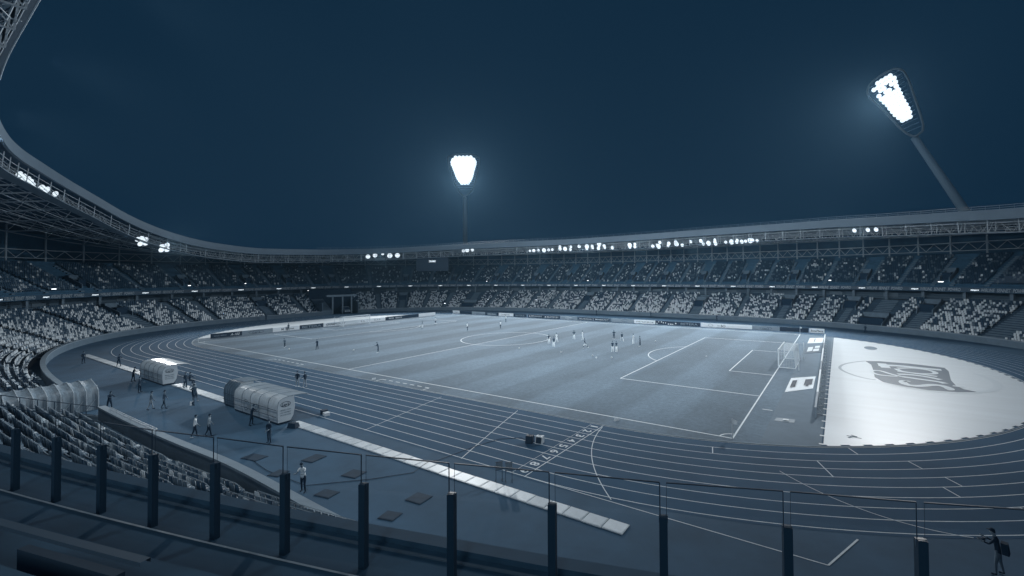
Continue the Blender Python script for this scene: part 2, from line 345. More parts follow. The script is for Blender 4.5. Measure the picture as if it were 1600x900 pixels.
mb = MB(); W = 0.14
def L_(a, b): gline(a, b, W, 0.009)
L_((-52.5, -34), (52.5, -34)); L_((-52.5, 34), (52.5, 34)); L_((-52.5, -34), (-52.5, 34)); L_((52.5, -34), (52.5, 34)); L_((0, -34), (0, 34))
for sg in (-1, 1):
    for d, h in ((16.5, 20.16), (5.5, 9.16)):
        L_((sg*52.5, -h), (sg*(52.5-d), -h)); L_((sg*52.5, h), (sg*(52.5-d), h)); L_((sg*(52.5-d), -h), (sg*(52.5-d), h))
    t0 = math.acos(5.5/9.15)
    P = [(sg*(41.5-9.15*math.cos(t)), 9.15*math.sin(t)) for t in np.linspace(-t0, t0, 25)]
    for a, b in zip(P[:-1], P[1:]): L_(a, b)
    for sy in (-1, 1):
        P = [(sg*(52.5-math.cos(t)), sy*(34-math.sin(t))) for t in np.linspace(0, math.pi/2, 9)]
        for a, b in zip(P[:-1], P[1:]): L_(a, b)
    gline((sg*41.5-.12, 0), (sg*41.5+.12, 0), .24, 0.009)
P = [(9.15*math.cos(t), 9.15*math.sin(t)) for t in np.linspace(0, 2*math.pi, 65)]
for a, b in zip(P[:-1], P[1:]): L_(a, b)
# dashed technical areas beside the near touchline
for x0, x1 in ((-18.2, -9.3), (9.7, 18.5)):
    y = -35.35; x = x0
    while x < x1-0.3: L_((x, y), (min(x+0.75, x1), y)); x += 1.35
    L_((x0, y), (x0, y-1.15)); L_((x1, y), (x1, y-1.15))
L_((55.0, -24.9), (56.2, -25.1)) if False else None
L_((53.4, -24.8), (54.3, -24.8))
mb.build('pitch_lines', LINE, kind='structure')

# ------------------------------------------------------------------ printed covers over the two D-shaped ends
def cover_material():
    m = mat('cover_fabric', 0.98, 0.38, noise=0.05, scale=0.4, spec=0.55, bump=0.32, bscale=0.9, stretch=(0.15, 1.6, 1), detail=4)
    return m
COVER = cover_material()
def cover(sg, label):
    c = empty('ground_cover', (sg*66, 0, 0), label=label, cat='cover')
    mb = MB(); r = 36.0; x0 = 58.75
    n = 41; ys = np.linspace(-1, 1, n)
    xs = np.linspace(x0, HS+r-0.02, 30)
    # scalloped outer edge: each sheet's end stands a little apart
    ylim = [math.sqrt(max(0, r*r-(x-HS)**2)) for x in xs]
    rows = [[(sg*x, -y+2*y*j/24, 0.022) for j in range(25)] for x, y in zip(xs, ylim)]
    for a, b in zip(rows[:-1], rows[1:]): mb.strip(a, b)
    t1 = math.acos((x0-HS)/r); k = 46
    for i in range(k):
        ta = -t1+2*t1*i/k+0.006; tb = -t1+2*t1*(i+0.72)/k
        p = [(sg*(HS+q*math.cos(t)), q*math.sin(t), 0.026) for q, t in ((r-0.4, ta), (r+0.22, ta), (r+0.22, tb), (r-0.4, tb))]
        mb.quad(*p)
    y = -32
    while y < 32:
        mb.quad((sg*x0, y, .026), (sg*(x0-0.3), y, .026), (sg*(x0-0.3), y+0.25, .026), (sg*x0, y+0.25, .026)); y += 2.0
    o = mb.build('cover_sheet', COVER, c); o.matrix_parent_inverse = c.matrix_basis.inverted(); o.location = (0, 0, 0)
    return c
cv = cover(1, 'white printed ground cover with a big script logo filling the D behind the right goal')
cover(-1, 'plain white ground cover behind the far left goal')
PRN = mat('cover_print_grey', 0.30, 0.45, noise=0.05, scale=0.6); PRL = mat('cover_print_pale', 0.68, 0.45); PRW = mat('cover_print_white', 0.95, 0.4)
def ribbon_path(mb, pts, wd, z, taper=False):
    # smooth the polyline, then give it a width
    P = [Vector(p) for p in pts]
    for _ in range(2):
        Q = [P[0]]
        for a, b in zip(P[:-1], P[1:]): Q += [a*0.75+b*0.25, a*0.25+b*0.75]
        Q.append(P[-1]); P = Q
    A, B = [], []
    for i, p in enumerate(P):
        d = (P[min(i+1, len(P)-1)]-P[max(i-1, 0)]).normalized(); n = Vector((-d.y, d.x))*wd/2
        if taper: n *= 0.35+0.65*math.sin(math.pi*min(1, max(0, (i+1)/(len(P)+1))))
        A.append((p.x+n.x, p.y+n.y, z)); B.append((p.x-n.x, p.y-n.y, z))
    mb.strip(A, B)
def printed(name, mb, m, par):
    o = mb.build(name, m, par); o.matrix_parent_inverse = par.matrix_basis.inverted(); return o
mb = MB(); ribbon_path(mb, LOGO['ring'], 0.35, 0.030); printed('printed_ring', mb, PRL, cv)
for q in ():
    yy = math.sqrt(max(0, 35.9**2-(q-HS)**2)); mb = MB(); gline((q, -yy), (q, yy), .035, .0245); printed('sheet_seam', mb, mat('seam_thread', .62, .6), cv)
mb = MB(); mb.poly([(x, y, 0.030) for x, y in LOGO['ribbon']]); printed('printed_banner', mb, PRN, cv)
mb = MB()
for i, (k, wd) in enumerate((('L', 1.15), ('Lfoot', 1.1), ('a', .6), ('aleg', .65), ('y1', .75), ('y2', .75), ('ytail', .5), ('s', .85), ('apos', .6))):
    ribbon_path(mb, LOGO[k], wd, 0.034+.003*i)
printed('printed_lettering', mb, PRW, cv)
mb = MB(); ribbon_path(mb, LOGO['swoosh'], 0.8, 0.034, True); ribbon_path(mb, LOGO['under'], 0.4, 0.036, True); printed('printed_swoosh', mb, PRW, cv)
mb = MB(); mb.poly([(LOGO_DISC[0]+0.95*math.cos(t), LOGO_DISC[1]+2.0*math.sin(t), 0.030) for t in np.linspace(0, 2*math.pi, 24)[:-1]]); printed('printed_disc', mb, mat('disc_grey', .45), cv)
mb = MB(); ribbon_path(mb, [(60.4, -29.4), (60.9, -28.7), (61.0, -28.9), (60.6, -28.6)], 0.18, 0.030); ribbon_path(mb, [(60.3, -28.9), (61.3, -29.1)], 0.16, 0.032); printed('printed_mark', mb, mat('disc_grey', .45), cv)

# ------------------------------------------------------------------ goals, nets, flags
def net_material():
    m = bpy.data.materials.new('goal_net'); m.use_nodes = True; nt = m.node_tree; b = nt.nodes['Principled BSDF']
    b.inputs['Base Color'].default_value = T(0.85); b.inputs['Roughness'].default_value = .7
    return m
NET = net_material()
def make_goal(sg, label):
    g = empty('goal', (sg*52.5, 0, 0), 0 if sg > 0 else math.pi, label=label, cat='goal')
    for y in (-3.72, 3.72):
        mb = MB(); mb.cyl((0.0, y, 0), (0.0, y, 2.5), .095, .095, 10); mb.build('post', WHITE, g)
    mb = MB(); mb.cyl((0, -3.72, 2.5), (0, 3.72, 2.5), .085, .085, 10); mb.build('crossbar', WHITE, g)
    mb = MB(); mb.tube([(0, -3.72, .04), (2.1, -3.72, .04), (2.1, 3.72, .04), (0, 3.72, .04)], .06); mb.build('ground_frame', WHITE, g)
    for y in (-4.6, 4.6):
        mb = MB(); mb.cyl((2.6, y, 0), (2.6, y, 2.5), .05, .05, 8); mb.build('net_pole', WHITE, g)
        mb = MB(); mb.cyl((2.6, y, 2.5), (1.9, 3.7*(1 if y > 0 else -1), 2.4), .012, .012, 4); mb.build('stay', WHITE, g)
    mb = MB(); t = 0.016; n = 0
    back = lambda z: 1.9+0.2*(1-z/2.45)
    for i in range(38):
        y = -3.72+7.44*i/37; mb.beam((0.02, y, 2.46), (1.9, y, 2.42), t); mb.beam((1.9, y, 2.42), (2.1, y, .05), t)
    for j in range(13):
        z = 0.1+2.3*j/12; x = back(z); mb.beam((x, -3.72, z), (x, 3.72, z), t)
        for y in (-3.72, 3.72): mb.beam((0, y, z), (x, y, z), t)
    for i in range(1, 10):
        x = i*.2; mb.beam((x, -3.72, 2.44), (x, 3.72, 2.44), t)
        for y in (-3.72, 3.72): mb.beam((x, y, .05), (x, y, 2.43), t)
    o = mb.build('net', NET, g, kind='stuff')
make_goal(1, 'white goal with box net in front of the big printed ground cover')
make_goal(-1, 'far white goal in front of the left end advertising boards')
def flag(x, y, label, h=1.55):
    f = empty('corner_flag', (x, y, 0), label=label, cat='corner flag')
    mb = MB(); mb.cyl((0, 0, 0), (0, 0, h), .035, .03, 8); mb.build('pole', WHITE, f)
    mb = MB(); A = [(0.02+.09*i, .03*math.sin(i*1.3), h-.03-.02*i) for i in range(5)]; B = [(0.02+.09*i, .03*math.sin(i*1.3+.3), h-.42+.015*i) for i in range(5)]
    mb.strip(A, B); mb.strip([(a[0], a[1]+.006, a[2]) for a in A], [(b[0], b[1]+.006, b[2]) for b in B]); mb.build('flag_cloth', WHITE, f)
flag(52.5, -34, 'white corner flag nearest the camera, where touchline meets the right goal line')
flag(52.5, 34, 'white corner flag at the far end of the right goal line', 1.7)
flag(-52.5, 34, 'white corner flag at the far corner beyond the left goal')
flag(-52.5, -34, 'white corner flag at the left tip of the near touchline')
def ball(x, y, label):
    mb = MB(); n = 10
    V = [[(x+.13*math.sin(a)*math.cos(b), y+.13*math.sin(a)*math.sin(b), .13-.13*math.cos(a)) for b in np.linspace(0, 2*math.pi, n+1)] for a in np.linspace(0, math.pi, 7)]
    for i, (a, b) in enumerate(zip(V[:-1], V[1:])):
        for j in range(n): mb.mi = 1 if (i*3+j*5) % 7 == 0 else 0; mb.quad(a[j], b[j], b[j+1], a[j+1])
    mb.build('football', [WHITE, DARK2], label=label, cat='ball', group='footballs on the pitch')
for x, y, l in ((-14.2, -24.5, 'white football lying between the two dark clad men on the left half'), (10.6, -8.9, 'white football just below the near curve of the centre circle'),
                (19.4, -8.5, 'white football left of the running player, short of midfield'), (27.0, -10.1, 'left one of the two footballs below the standing player pair'),
                (29.1, -8.9, 'right one of the two footballs below the standing player pair'), (29.0, 10.2, 'white football beyond the penalty arc'),
                (-25.8, -29.6, 'white football at the feet of the leftmost player'), (25.7, -9.0, 'white football nearest the penalty arc')):
    ball(x, y, l)
def marker(x, y, rz, label):
    o = MB(); o.hexa([(-.45, -.12, 0), (.45, -.12, 0), (.45, .12, 0), (-.45, .12, 0), (-.4, -.03, .3), (.4, -.03, .3), (.4, .03, .3), (-.4, .03, .3)])
    o.build('marker_board', WHITE, loc=(x, y, 0.0), rz=rz, label=label, cat='marker').scale = (.55, .55, .7)
marker(42.6, -34.75, 1.1, 'small white marker board by the touchline above the lane numbers')
marker(8.9, -36.0, 1.3, 'small white marker standing at the left end of the dashed box')

# ------------------------------------------------------------------ advertising boards
BMAT = {'w': mat('board_white', 1.0, .5), 'g': mat('board_grey', 0.55, .5), 'd': mat('board_dark', 0.05, .45), 'm': mat('board_mid', 0.32, .5)}
TXW = mat('board_text_white', 0.95, .5); TXD = mat('board_text_dark', 0.05, .5); TXG = mat('board_text_grey', 0.4, .5)
def oval_ring(mb, c, xd, ud, a, b, wd, n=28, z=0.0):
    xd = Vector(xd); ud = Vector(ud); c = Vector(c)
    A = [c+xd*a*math.cos(t)+ud*b*math.sin(t) for t in np.linspace(0, 2*math.pi, n+1)]
    B = [c+xd*(a-wd)*math.cos(t)+ud*(b-wd)*math.sin(t) for t in np.linspace(0, 2*math.pi, n+1)]
    mb.strip(A, B)
def board(p0, p1, h, style, items, label, face, group):
    """box between ground points p0 and p1; face = unit normal of the printed side"""
    p0 = Vector((p0[0], p0[1], 0)); p1 = Vector((p1[0], p1[1], 0)); d = (p1-p0); W = d.length; d.normalize(); n = Vector((face[0], face[1], 0))
    c = (p0+p1)/2; e = empty('advertising_board', tuple(c), 0, label=label, cat='advertising board', group=group)
    ax = d if d.cross(Vector((0, 0, 1))).dot(n) > 0 else -d    # text direction seen from the face side
    inv = e.matrix_basis.inverted()
    mb = MB(); mb.obox((0, 0), (d.x, d.y), W/2-.02, .09, .06, h); mb.build('panel', BMAT[style], e)
    k = max(2, int(W/2))
    for i in range(k):
        mb = MB(); t = -W/2+(i+.5)*W/k; b = Vector((d.x*t, d.y*t, 0)); mb.tube([b-n*.08+Vector((0, 0, h*.8)), b-n*.55+Vector((0, 0, .03)), b+Vector((0, 0, .03))], .03, 5)
        mb.build('stand', WHITE, e)
    f0 = c+n*.094
    for it in items:
        if it[0] == 't':
            _, txt, u, hh, ww, m = it[:6]; sh = it[6] if len(it) > 6 else 0
            put_text(txt, m, e, f0+ax*u*W+Vector((0, 0, h*.52)), ax, (0, 0, 1), hh*h, ww*W, shear=sh, bold=.012)
        elif it[0] == 'o':
            mb = MB(); oval_ring(mb, ax*it[1]*W+n*.096+Vector((0, 0, h*.52)), ax, (0, 0, 1), it[2]*W, h*.34, .07); mb.build('logo_ring', it[3], e)
        elif it[0] == 'p':     # rounded bar
            mb = MB(); q = ax*it[1]*W+n*.092+Vector((0, 0, h*.52)); a = it[2]*W; r = h*.36
            P = [q+ax*(sg*(a-r)+r*math.cos(t))+Vector((0, 0, r*math.sin(t))) for sg, t in [(1, t) for t in np.linspace(-math.pi/2, math.pi/2, 8)]+[(-1, t) for t in np.linspace(math.pi/2, 1.5*math.pi, 8)]]
            mb.poly(P); mb.build('logo_bar', it[3], e)
        elif it[0] == 'tri':
            mb = MB(); q = ax*it[1]*W+n*.096+Vector((0, 0, h*.3)); mb.poly([q-ax*.35, q+ax*.35, q+Vector((0, 0, h*.42))]); mb.build('logo_triangle', it[2], e)
        elif it[0] == 'sq':
            for i in range(9):
                mb = MB(); q = ax*(-W*.45+i*W*.1+random.uniform(-.1, .1))+n*.096+Vector((0, 0, h*random.choice([.15, .4, .6]))); a = random.uniform(.2, .5)
                mb.quad(q, q+ax*a, q+ax*a+Vector((0, 0, .28)), q+Vector((0, 0, .28)))
                mb.build('logo_square', it[1], e)
    return e
GF = 'advertising boards along the far touchline'; GL = 'advertising boards behind the left goal'; GR = 'boards behind the right goal'
far_spec = [('w', [('t', 'LIQUI', 0, .4, .6, TXD)], 'short white board at the left end of the far touchline row'),
 ('d', [], 'plain dark board second from the left along the far touchline'),
 ('g', [('o', 0, .18, TXG), ('t', 'Lay\'s', 0, .35, .22, TXG, .3)], 'grey board with small oval logo, left part of the far touchline'),
 ('d', [('p', 0, .4, BMAT['m']), ('t', 'belarusbank', 0, .35, .6, TXW)], 'dark board with white lettering between a grey and a white board, far touchline left'),
 ('w', [('t', 'CHAMPION', -.05, .45, .6, TXG)], 'white board with faint grey lettering left of the far BETERA board'),
 ('d', [('t', 'BETERA', 0, .5, .7, BMAT['g'])], 'dark BETERA board left of centre along the far touchline'),
 ('d', [('tri', -.38, TXW), ('t', 'BELINVEST', .06, .38, .66, TXW)], 'dark board with triangle and white lettering, left of its twin'),
 ('d', [('tri', -.4, TXW), ('t', 'BELOVEST.BY', .06, .42, .72, TXW)], 'dark board with triangle and bigger white lettering beside the grey oval board'),
 ('g', [('o', 0, .2, WHITE), ('t', 'Lay\'s', 0, .35, .22, WHITE, .3)], 'grey board with pale oval logo where the halfway line ends'),
 ('m', [('p', 0, .46, BMAT['d']), ('t', 'BELARUSKALI', -.24, .36, .38, TXW), ('t', 'U', -.01, .6, .03, TXW), ('t', 'MINSKKALIY', .24, .36, .38, TXW)], 'long board with dark rounded bar and white lettering in two halves'),
 ('g', [('o', .1, .16, TXG), ('t', 'Lay\'s', .1, .35, .2, TXG, .3)], 'grey oval logo board right of the long dark bar'),
 ('w', [('t', 'SK BELTELEKOM.COM', 0, .4, .82, TXG)], 'white board with one line of dark lettering left of the squares board'),
 ('d', [('sq', TXW)], 'dark board scattered with white squares'),
 ('d', [('t', 'BETERA', 0, .55, .78, BMAT['g'])], 'dark BETERA board right of the white squares board'),
 ('w', [('t', 'BO', -.05, .62, .09, TXD), ('o', -.3, .05, BMAT['g']), ('t', 'XK', -.14, .5, .06, BMAT['g'])], 'long white board with dark BO lettering'),
 ('g', [('o', 0, .22, TXD), ('t', 'Lay\'s', 0, .38, .24, TXD, .3)], 'grey board with dark oval logo near the right end'),
 ('d', [], 'plain dark board behind the far right corner flag'),
 ('w', [('t', 'BetaPlace', 0, .45, .8, TXD, .2)], 'small white board at the right end of the far touchline row')]
for (a, b), (st, it, lb) in zip(FAR, far_spec): board((a, 37.9), (b, 37.9), 1.0, st, it, lb, (0, -1), GF)
left_spec = [('d', [('t', 'MINSK MIRNY', -.2, .28, .4, BMAT['g']), ('t', 'A-100', .27, .5, .3, TXW, .3)], 'dark A-100 board at the near end of the left goal row'),
 ('g', [('o', -.05, .25, TXD), ('t', 'Lay\'s', -.05, .4, .26, TXD, .3)], 'grey oval logo board between the A-100 board and a white one'),
 ('w', [('t', 'M', -.15, .5, .08, TXD), ('t', 'Zimovest', .12, .4, .32, TXD)], 'white board with a small dark emblem left of the BETERA board, behind the left goal'),
 ('d', [('t', 'BETERA', 0, .55, .8, BMAT['g'])], 'dark BETERA board behind the left goal'),
 ('w', [('t', 'CHAMPION.BY', -.25, .5, .4, TXD), ('t', 'K.A.', .35, .4, .1, TXD)], 'long white CHAMPION board directly behind the left goal net'),
 ('w', [('t', 'K.A.K', 0, .4, .4, TXG)], 'short white board just right of the left goal'),
 ('d', [('t', 'BANK   BEREZA', 0, .4, .66, TXW)], 'dark board with two white words right of the left goal'),
 ('d', [], 'plain dark board near the far end of the left goal row'),
 ('w', [], 'plain white board at the far end of the left goal row')]
for (a, b), (st, it, lb) in zip(LEFT, left_spec): board((-56.3, a), (-56.3, b), 1.05, st, it, lb, (1, 0), GL)
y = -25.4; k = 0
rl = ['white board nearest the camera in the row edging the printed cover', 'second board from the camera in the row behind the right goal', 'third board from the camera in the row behind the right goal', 'board directly behind the near post of the right goal',
      'board behind the middle of the right goal', 'board behind the far post of the right goal', 'third board from the far end of the row behind the right goal', 'second board from the far end of the row behind the right goal', 'farthest board of the row behind the right goal']
while y < 28:
    board((57.95-.012*(y+25), y), (57.95-.012*(y+31), y+5.95), 1.0, 'w' if k % 3 else 'g', [('t', 'BETERA' if k % 2 else 'Lay\'s', 0, .5, .5, TXD)], rl[k], (-1, 0), GR); y += 6; k += 1
def lean_board(corners, z1, label, txt, style='w'):
    """flat printed mat lying on the strip with a raised far edge"""
    e = empty('logo_mat', (corners[0][0], corners[0][1], 0), label=label, cat='mat')
    inv = e.matrix_basis.inverted(); a, b, c, d = [Vector((p[0], p[1], 0)) for p in corners]
    up = Vector((0, 0, .03)); zz = Vector((0, 0, z1))
    mb = MB(); mb.hexa([a+up*.3, b+up*.3, c+up*.3, d+up*.3, a+up+zz*0, b+up+zz*.4, c+up+zz, d+up+zz*.6]); o = mb.build('mat_sheet', BMAT[style], e); o.matrix_parent_inverse = inv
    def q(u, v, h=.06): return (a*(1-u)*(1-v)+b*(1-u)*v+c*u*v+d*u*(1-v))+Vector((0, 0, .03+h+(z1*(.4*(1-u)*v+u*v+.6*u*(1-v)))))
    mb = MB()
    for u0, u1, v0, v1 in txt: mb.quad(q(u0, v0), q(u1, v0), q(u1, v1), q(u0, v1))
    o = mb.build('mat_print', TXD if style == 'w' else TXW, e); o.matrix_parent_inverse = inv
lean_board([(54.6, -17.2), (54.6, -9.8), (57.2, -7.4), (57.2, -14.0)], .02, 'white mat with dark block logo lying behind the near side of the right goal', [(.12, .3, .25, .7), (.12, .3, .3, .75), (.62, .92, .3, .75), (.7, .8, .2, .3)])
lean_board([(54.6, 9.0), (54.6, 17.5), (57.0, 20.0), (57.0, 12.0)], .02, 'grey mat with pale block logo lying behind the far side of the right goal', [(.2, .5, .2, .8), (.55, .9, .15, .5), (.6, .9, .6, .9)], 'm')
lean_board([(54.6, 21.5), (54.6, 29.0), (57.0, 30.5), (57.0, 23.5)], .02, 'plain white mat at the far end of the strip behind the right goal', [(.4, .45, .2, .8)])
lean_board([(54.8, -27.9), (54.9, -26.9), (56.4, -26.7), (56.4, -27.7)], .0, 'small pale mat with a dark centre on the near end of the strip', [(.4, .7, .3, .7)], 'g')

# ------------------------------------------------------------------ lit tile path along the near straight
p = empty('tile_path', (0, -49.65, 0), label='pale row of square tiles running beside the near straight of the track', cat='path')
TILE = [mat('tile_%s' % n, v, .42, noise=.12, scale=2.5, spec=.6) for n, v in (('pale', .88), ('grey', .80), ('bright', .96))]
mb = MB(); mb.box(0, 1.0, 0, 0.98, 0, .05); mb.box(.05, .95, .05, .93, .05, .062)
tm = [mb.mesh('tile', m) for m in TILE]
x = -52.0
while x < 50.4:
    if not ((-20.2 < x < -10.8) or (5.6 < x < 17.4) or (-2 < x < 1.5 and False)):
        o = link('tile', tm[random.choice([0, 0, 1, 2])], p, (x, -.45+random.uniform(-.015, .015), 0.0), random.uniform(-.006, .006))
        o.scale = (1.17, .95, 1)
    x += 1.22

# ------------------------------------------------------------------ dark mats and small things on the apron
MATD = mat('rubber_mat', (.016, .042, .075, 1), .8, noise=.2, scale=2)
def apron_mat(x, y, a, b, rz, label):
    mb = MB(); mb.box(-a/2, a/2, -b/2, b/2, 0.0, .03); mb.box(-a/2+.06, a/2-.06, -b/2+.06, b/2-.06, .03, .038); mb.build('rubber_mat', MATD, loc=(x, y, 0), rz=rz, label=label, cat='mat', group='dark mats on the apron')
for x, y, a, b, rz, l in ((38.7, -54.9, 1.0, .8, .25, 'dark mat nearest the stand wall, lower one of the right pair'), (38.5, -52.85, 1.2, 1.0, .1, 'dark mat in the middle of the apron beside the tile path'),
    (32.1, -52.9, 1.2, 1.0, .2, 'dark mat right of the man in the white shirt'), (27.2, -52.9, 1.1, 1.2, .2, 'dark mat above the man in the white shirt'),
    (27.6, -55.4, .9, .9, .3, 'small dark mat left of the man in the white shirt'), (23.2, -55.0, 1.6, .9, .2, 'dark mat below the largest shelter'), (33.2, -55.3, 1.2, .8, .2, 'dark mat at the feet of the man in the white shirt')):
    apron_mat(x, y, a, b, rz, l)
# cable across the apron and track
mb = MB(); P = [(22.5, -55.2, .02), (26.5, -55.6, .02), (31.0, -55.4, .02), (33.8, -52.8, .02), (35.4, -50.8, .02), (35.2, -50.1, .07), (35.0, -49.2, .07), (35.3, -48.6, .02), (35.8, -45.4, .02), (36.4, -43.4, .02), (37.8, -42.3, .02), (38.8, -42.6, .02)]
mb.tube(P, .016, 6); mb.build('cable', DARK, label='dark cable crossing the apron and lanes to the loudspeakers', cat='cable')
def speaker(x, y, m, label, rz):
    e = empty('monitor_box', (x, y, 0), rz, label=label, cat='loudspeaker')
    mb = MB(); mb.hexa([(-.28, -.25, 0), (.28, -.25, 0), (.28, .25, 0), (-.28, .25, 0), (-.28, -.12, .55), (.28, -.12, .55), (.28, .25, .55), (-.28, .25, .55)]); mb.build('cabinet', m, e)
    mb = MB(); mb.quad((-.23, -.256, .06), (.23, -.256, .06), (.23, -.142, .5), (-.23, -.142, .5)); mb.build('grille', DARK2, e)
    mb = MB(); mb.tube([(-.1, .1, .55), (-.1, .1, .6), (.1, .1, .6), (.1, .1, .55)], .015); mb.build('handle', DARK2, e)
speaker(38.95, -42.75, DARK, 'small black loudspeaker on the track left of the white box', .3)
speaker(39.7, -42.45, WHITE, 'white equipment box on the track next to the black loudspeaker', .2)
def hurdle(x, y, rz, label):
    e = empty('board_stand', (x, y, 0), rz, label=label, cat='sign stand'); e.scale = (.8, .8, .85)
    for sx in (-.25, .25): mb = MB(); mb.beam((sx, 0, 0), (sx, 0, 1.35), .035); mb.beam((sx, -.25, .02), (sx, .25, .02), .035); mb.build('leg', DARK2, e)
    mb = MB(); mb.box(-.27, .27, -.02, .02, .85, 1.4); mb.build('board', CONCL, e)
    mb = MB(); mb.beam((-.3, 0, 1.42), (.3, 0, 1.42), .035); mb.beam((-.3, 0, .83), (.3, 0, .83), .035); mb.build('frame', DARK2, e)
hurdle(41.15, -48.8, .9, 'left one of two small board stands beside lane nine')
hurdle(41.75, -48.55, .75, 'right one of two small board stands beside lane nine')
mb = MB(); mb.beam((0, 0, .03), (0, 0, .9), .05); mb.beam((-.2, 0, .02), (.2, 0, .02), .06); mb.cyl((0, 0, .9), (0, 0, 1.3), .06, .05, 8); mb.cyl((.05, -.1, .1), (.05, -.1, .35), .1, .1, 8)
mb.build('signal_stand', DARK2, loc=(2.6, -52.0, 0), label='slim dark stand left of the glazed booth', cat='stand')

# ================================================================== THE BOWL
ROWS_L, ROWS_U = 17, 15
def lowDZ(r): return 1.5+.76*r, .55+.365*r          # front edge and tread height of lower row r
def upDZ(r): return 15.25+.78*r, 10.45+.44*r
L_AISLES = [(199.0, 1.6), (190.2, 2.6), (182.6, 1.3), (175.6, 1.5), (166.2, 1.3), (157.4, 1.5), (144.8, 1.8), (134.6, 1.2), (125.6, 1.4), (114.6, 1.2), (104.5, 2.8), (92.1, 1.2), (80.9, 1.6),
            (73.8, 1.4), (66.7, 1.5), (60.3, 3.6), (52.7, 2.6), (38.8, 4.2), (28.0, 1.6), (254.7, 2.0), (268.8, 1.6), (274.5, 1.6), (244.5, 1.2), (221.5, 1.4), (214.2, 1.8), (206.6, 1.2),
            (284.6, 3.0), (297.0, 1.5), (312.0, 1.5), (327.0, 1.5), (342.0, 1.5), (357.0, 1.5), (388.5, 1.3), (396.0, 1.3), (401.5, 1.3), (410.5, 1.3), (420.0, 1.3)]
L_GAPS = [(228.6, 240.2), (368.3, 379.9)]
L_VOMS = [(190.2, 0), (60.3, 0), (104.5, 6), (80.9, 9), (66.7, 9), (52.7, 9), (144.8, 8), (254.7, 8), (214.2, 8), (284.6, 9)]
U_VOMS = [199.6, 185.2, 170.1, 157.2, 144.3, 131.6, 119.2, 106.6, 94.0, 81.2, 66.1, 52.2, 39.5, 27.5, 213.9, 232.5, 244.0, 255.0, 268.8, 286.1, 301.0, 317.0]
SEATW = .5
def cut_ranges(s0, s1, gaps):
    out = []; a = s0
    for g0, g1 in sorted(gaps):
        if g1 < s0 or g0 > s1: continue
        out.append((a, g0)); a = g1
    out.append((a, s1)); return out

lower = empty('lower_stand', P3(150, 0, 0), label='lower tier of seating ringing the track, pale and dark seats mixed', cat='stand')
upper = empty('upper_stand', P3(150, 14, 10), label='upper tier of seating with lettered ribbon along its front edge', cat='stand')
for e in (lower, upper): e.location = (0, 0, 0)
WALLM = mat('arena_wall', .36, .8, noise=.12, scale=.8)
# --- lower terrace, its front wall, back walkway
def wall_off(s):
    """the near wall runs straighter than the bowl curve towards the camera's right"""
    t = min(1, max(0, (s-402)/30.)); return 3.2*t*t*(3-2*t)
def wsweep(mb, s0, s1, prof):
    S = np.linspace(s0, s1, max(2, int((s1-s0)/2)+1)); R = [[P3(s, D+wall_off(s), z) for s in S] for D, z in prof]
    for a, b in zip(R[:-1], R[1:]): mb.strip(a, b)
for s0, s1 in cut_ranges(VIS0, 424, L_GAPS):
    mb = MB(); prof = [(.45, 0.02), (1.5, 0.02)]
    for r in range(ROWS_L):
        D, z = lowDZ(r); prof += [(D, z), (D+.76, z)]
    prof += [(18.2, prof[-1][1])]
    sweep(mb, s0, s1, prof)
    for s in (s0, s1):
        pts = [P3(s, D, z) for D, z in prof]; mb.poly(pts+[P3(s, 18.2, 0), P3(s, .45, 0)])
    mb.build('terrace', TREAD, lower)
    w1 = 436 if s1 == 424 else s1
    mb = MB(); wsweep(mb, s0, w1, [(0, 0), (0, 1.2), (.42, 1.2), (.42, 0)]); mb.build('front_wall', WALLM, lower)
    mb = MB(); wsweep(mb, s0, w1, [(-.04, 1.1), (-.04, 1.26), (.46, 1.26), (.46, 1.1)]); mb.build('wall_cap', mat('wall_cap_paint', .5, .6, noise=.1, scale=1), lower)
# --- concourse wall and pillars under the upper tier
mb = MB(); sweep(mb, VIS0, VIS1, [(18.2, 6.4), (18.2, 8.9)]); mb.build('concourse_wall', mat('concourse_paint', .24, .8, noise=.12, scale=.3), lower)
pil = MB(); pil.box(-.3, .3, -.3, .3, 6.4, 8.75); pilm = pil.mesh('pillar', mat('pillar_paint', .36, .7))
s = VIS0
while s < 400:
    x, y = P2(s, 15.2)
    if in_view(x, y, 7): n = N2(s); link('pillar', pilm, lower, (x, y, 0), math.atan2(n[1], n[0]))
    s += 6.2
# light panels, hatches and small rails on the concourse wall
for i, s in enumerate((61.5, 72, 87, 98, 110, 122, 138, 152, 163, 178, 206, 218, 262, 279, 292, 305)):
    x, y = P2(s, 18.1); n = N2(s); mb = MB(); mb.obox((x, y), (-n[1], n[0]), 1.6, .06, 6.9, 7.9); mb.build('wall_panel', mat('pillar_paint', .36), lower)
mb = MB(); R = ring(VIS0, 400, 14.6, 7.4, 2.0); R2 = ring(VIS0, 400, 14.6, 6.9, 2.0)
for Q in (R, R2): mb.tube(Q, .03, 4)
mb.build('concourse_rail', STEEL, lower)
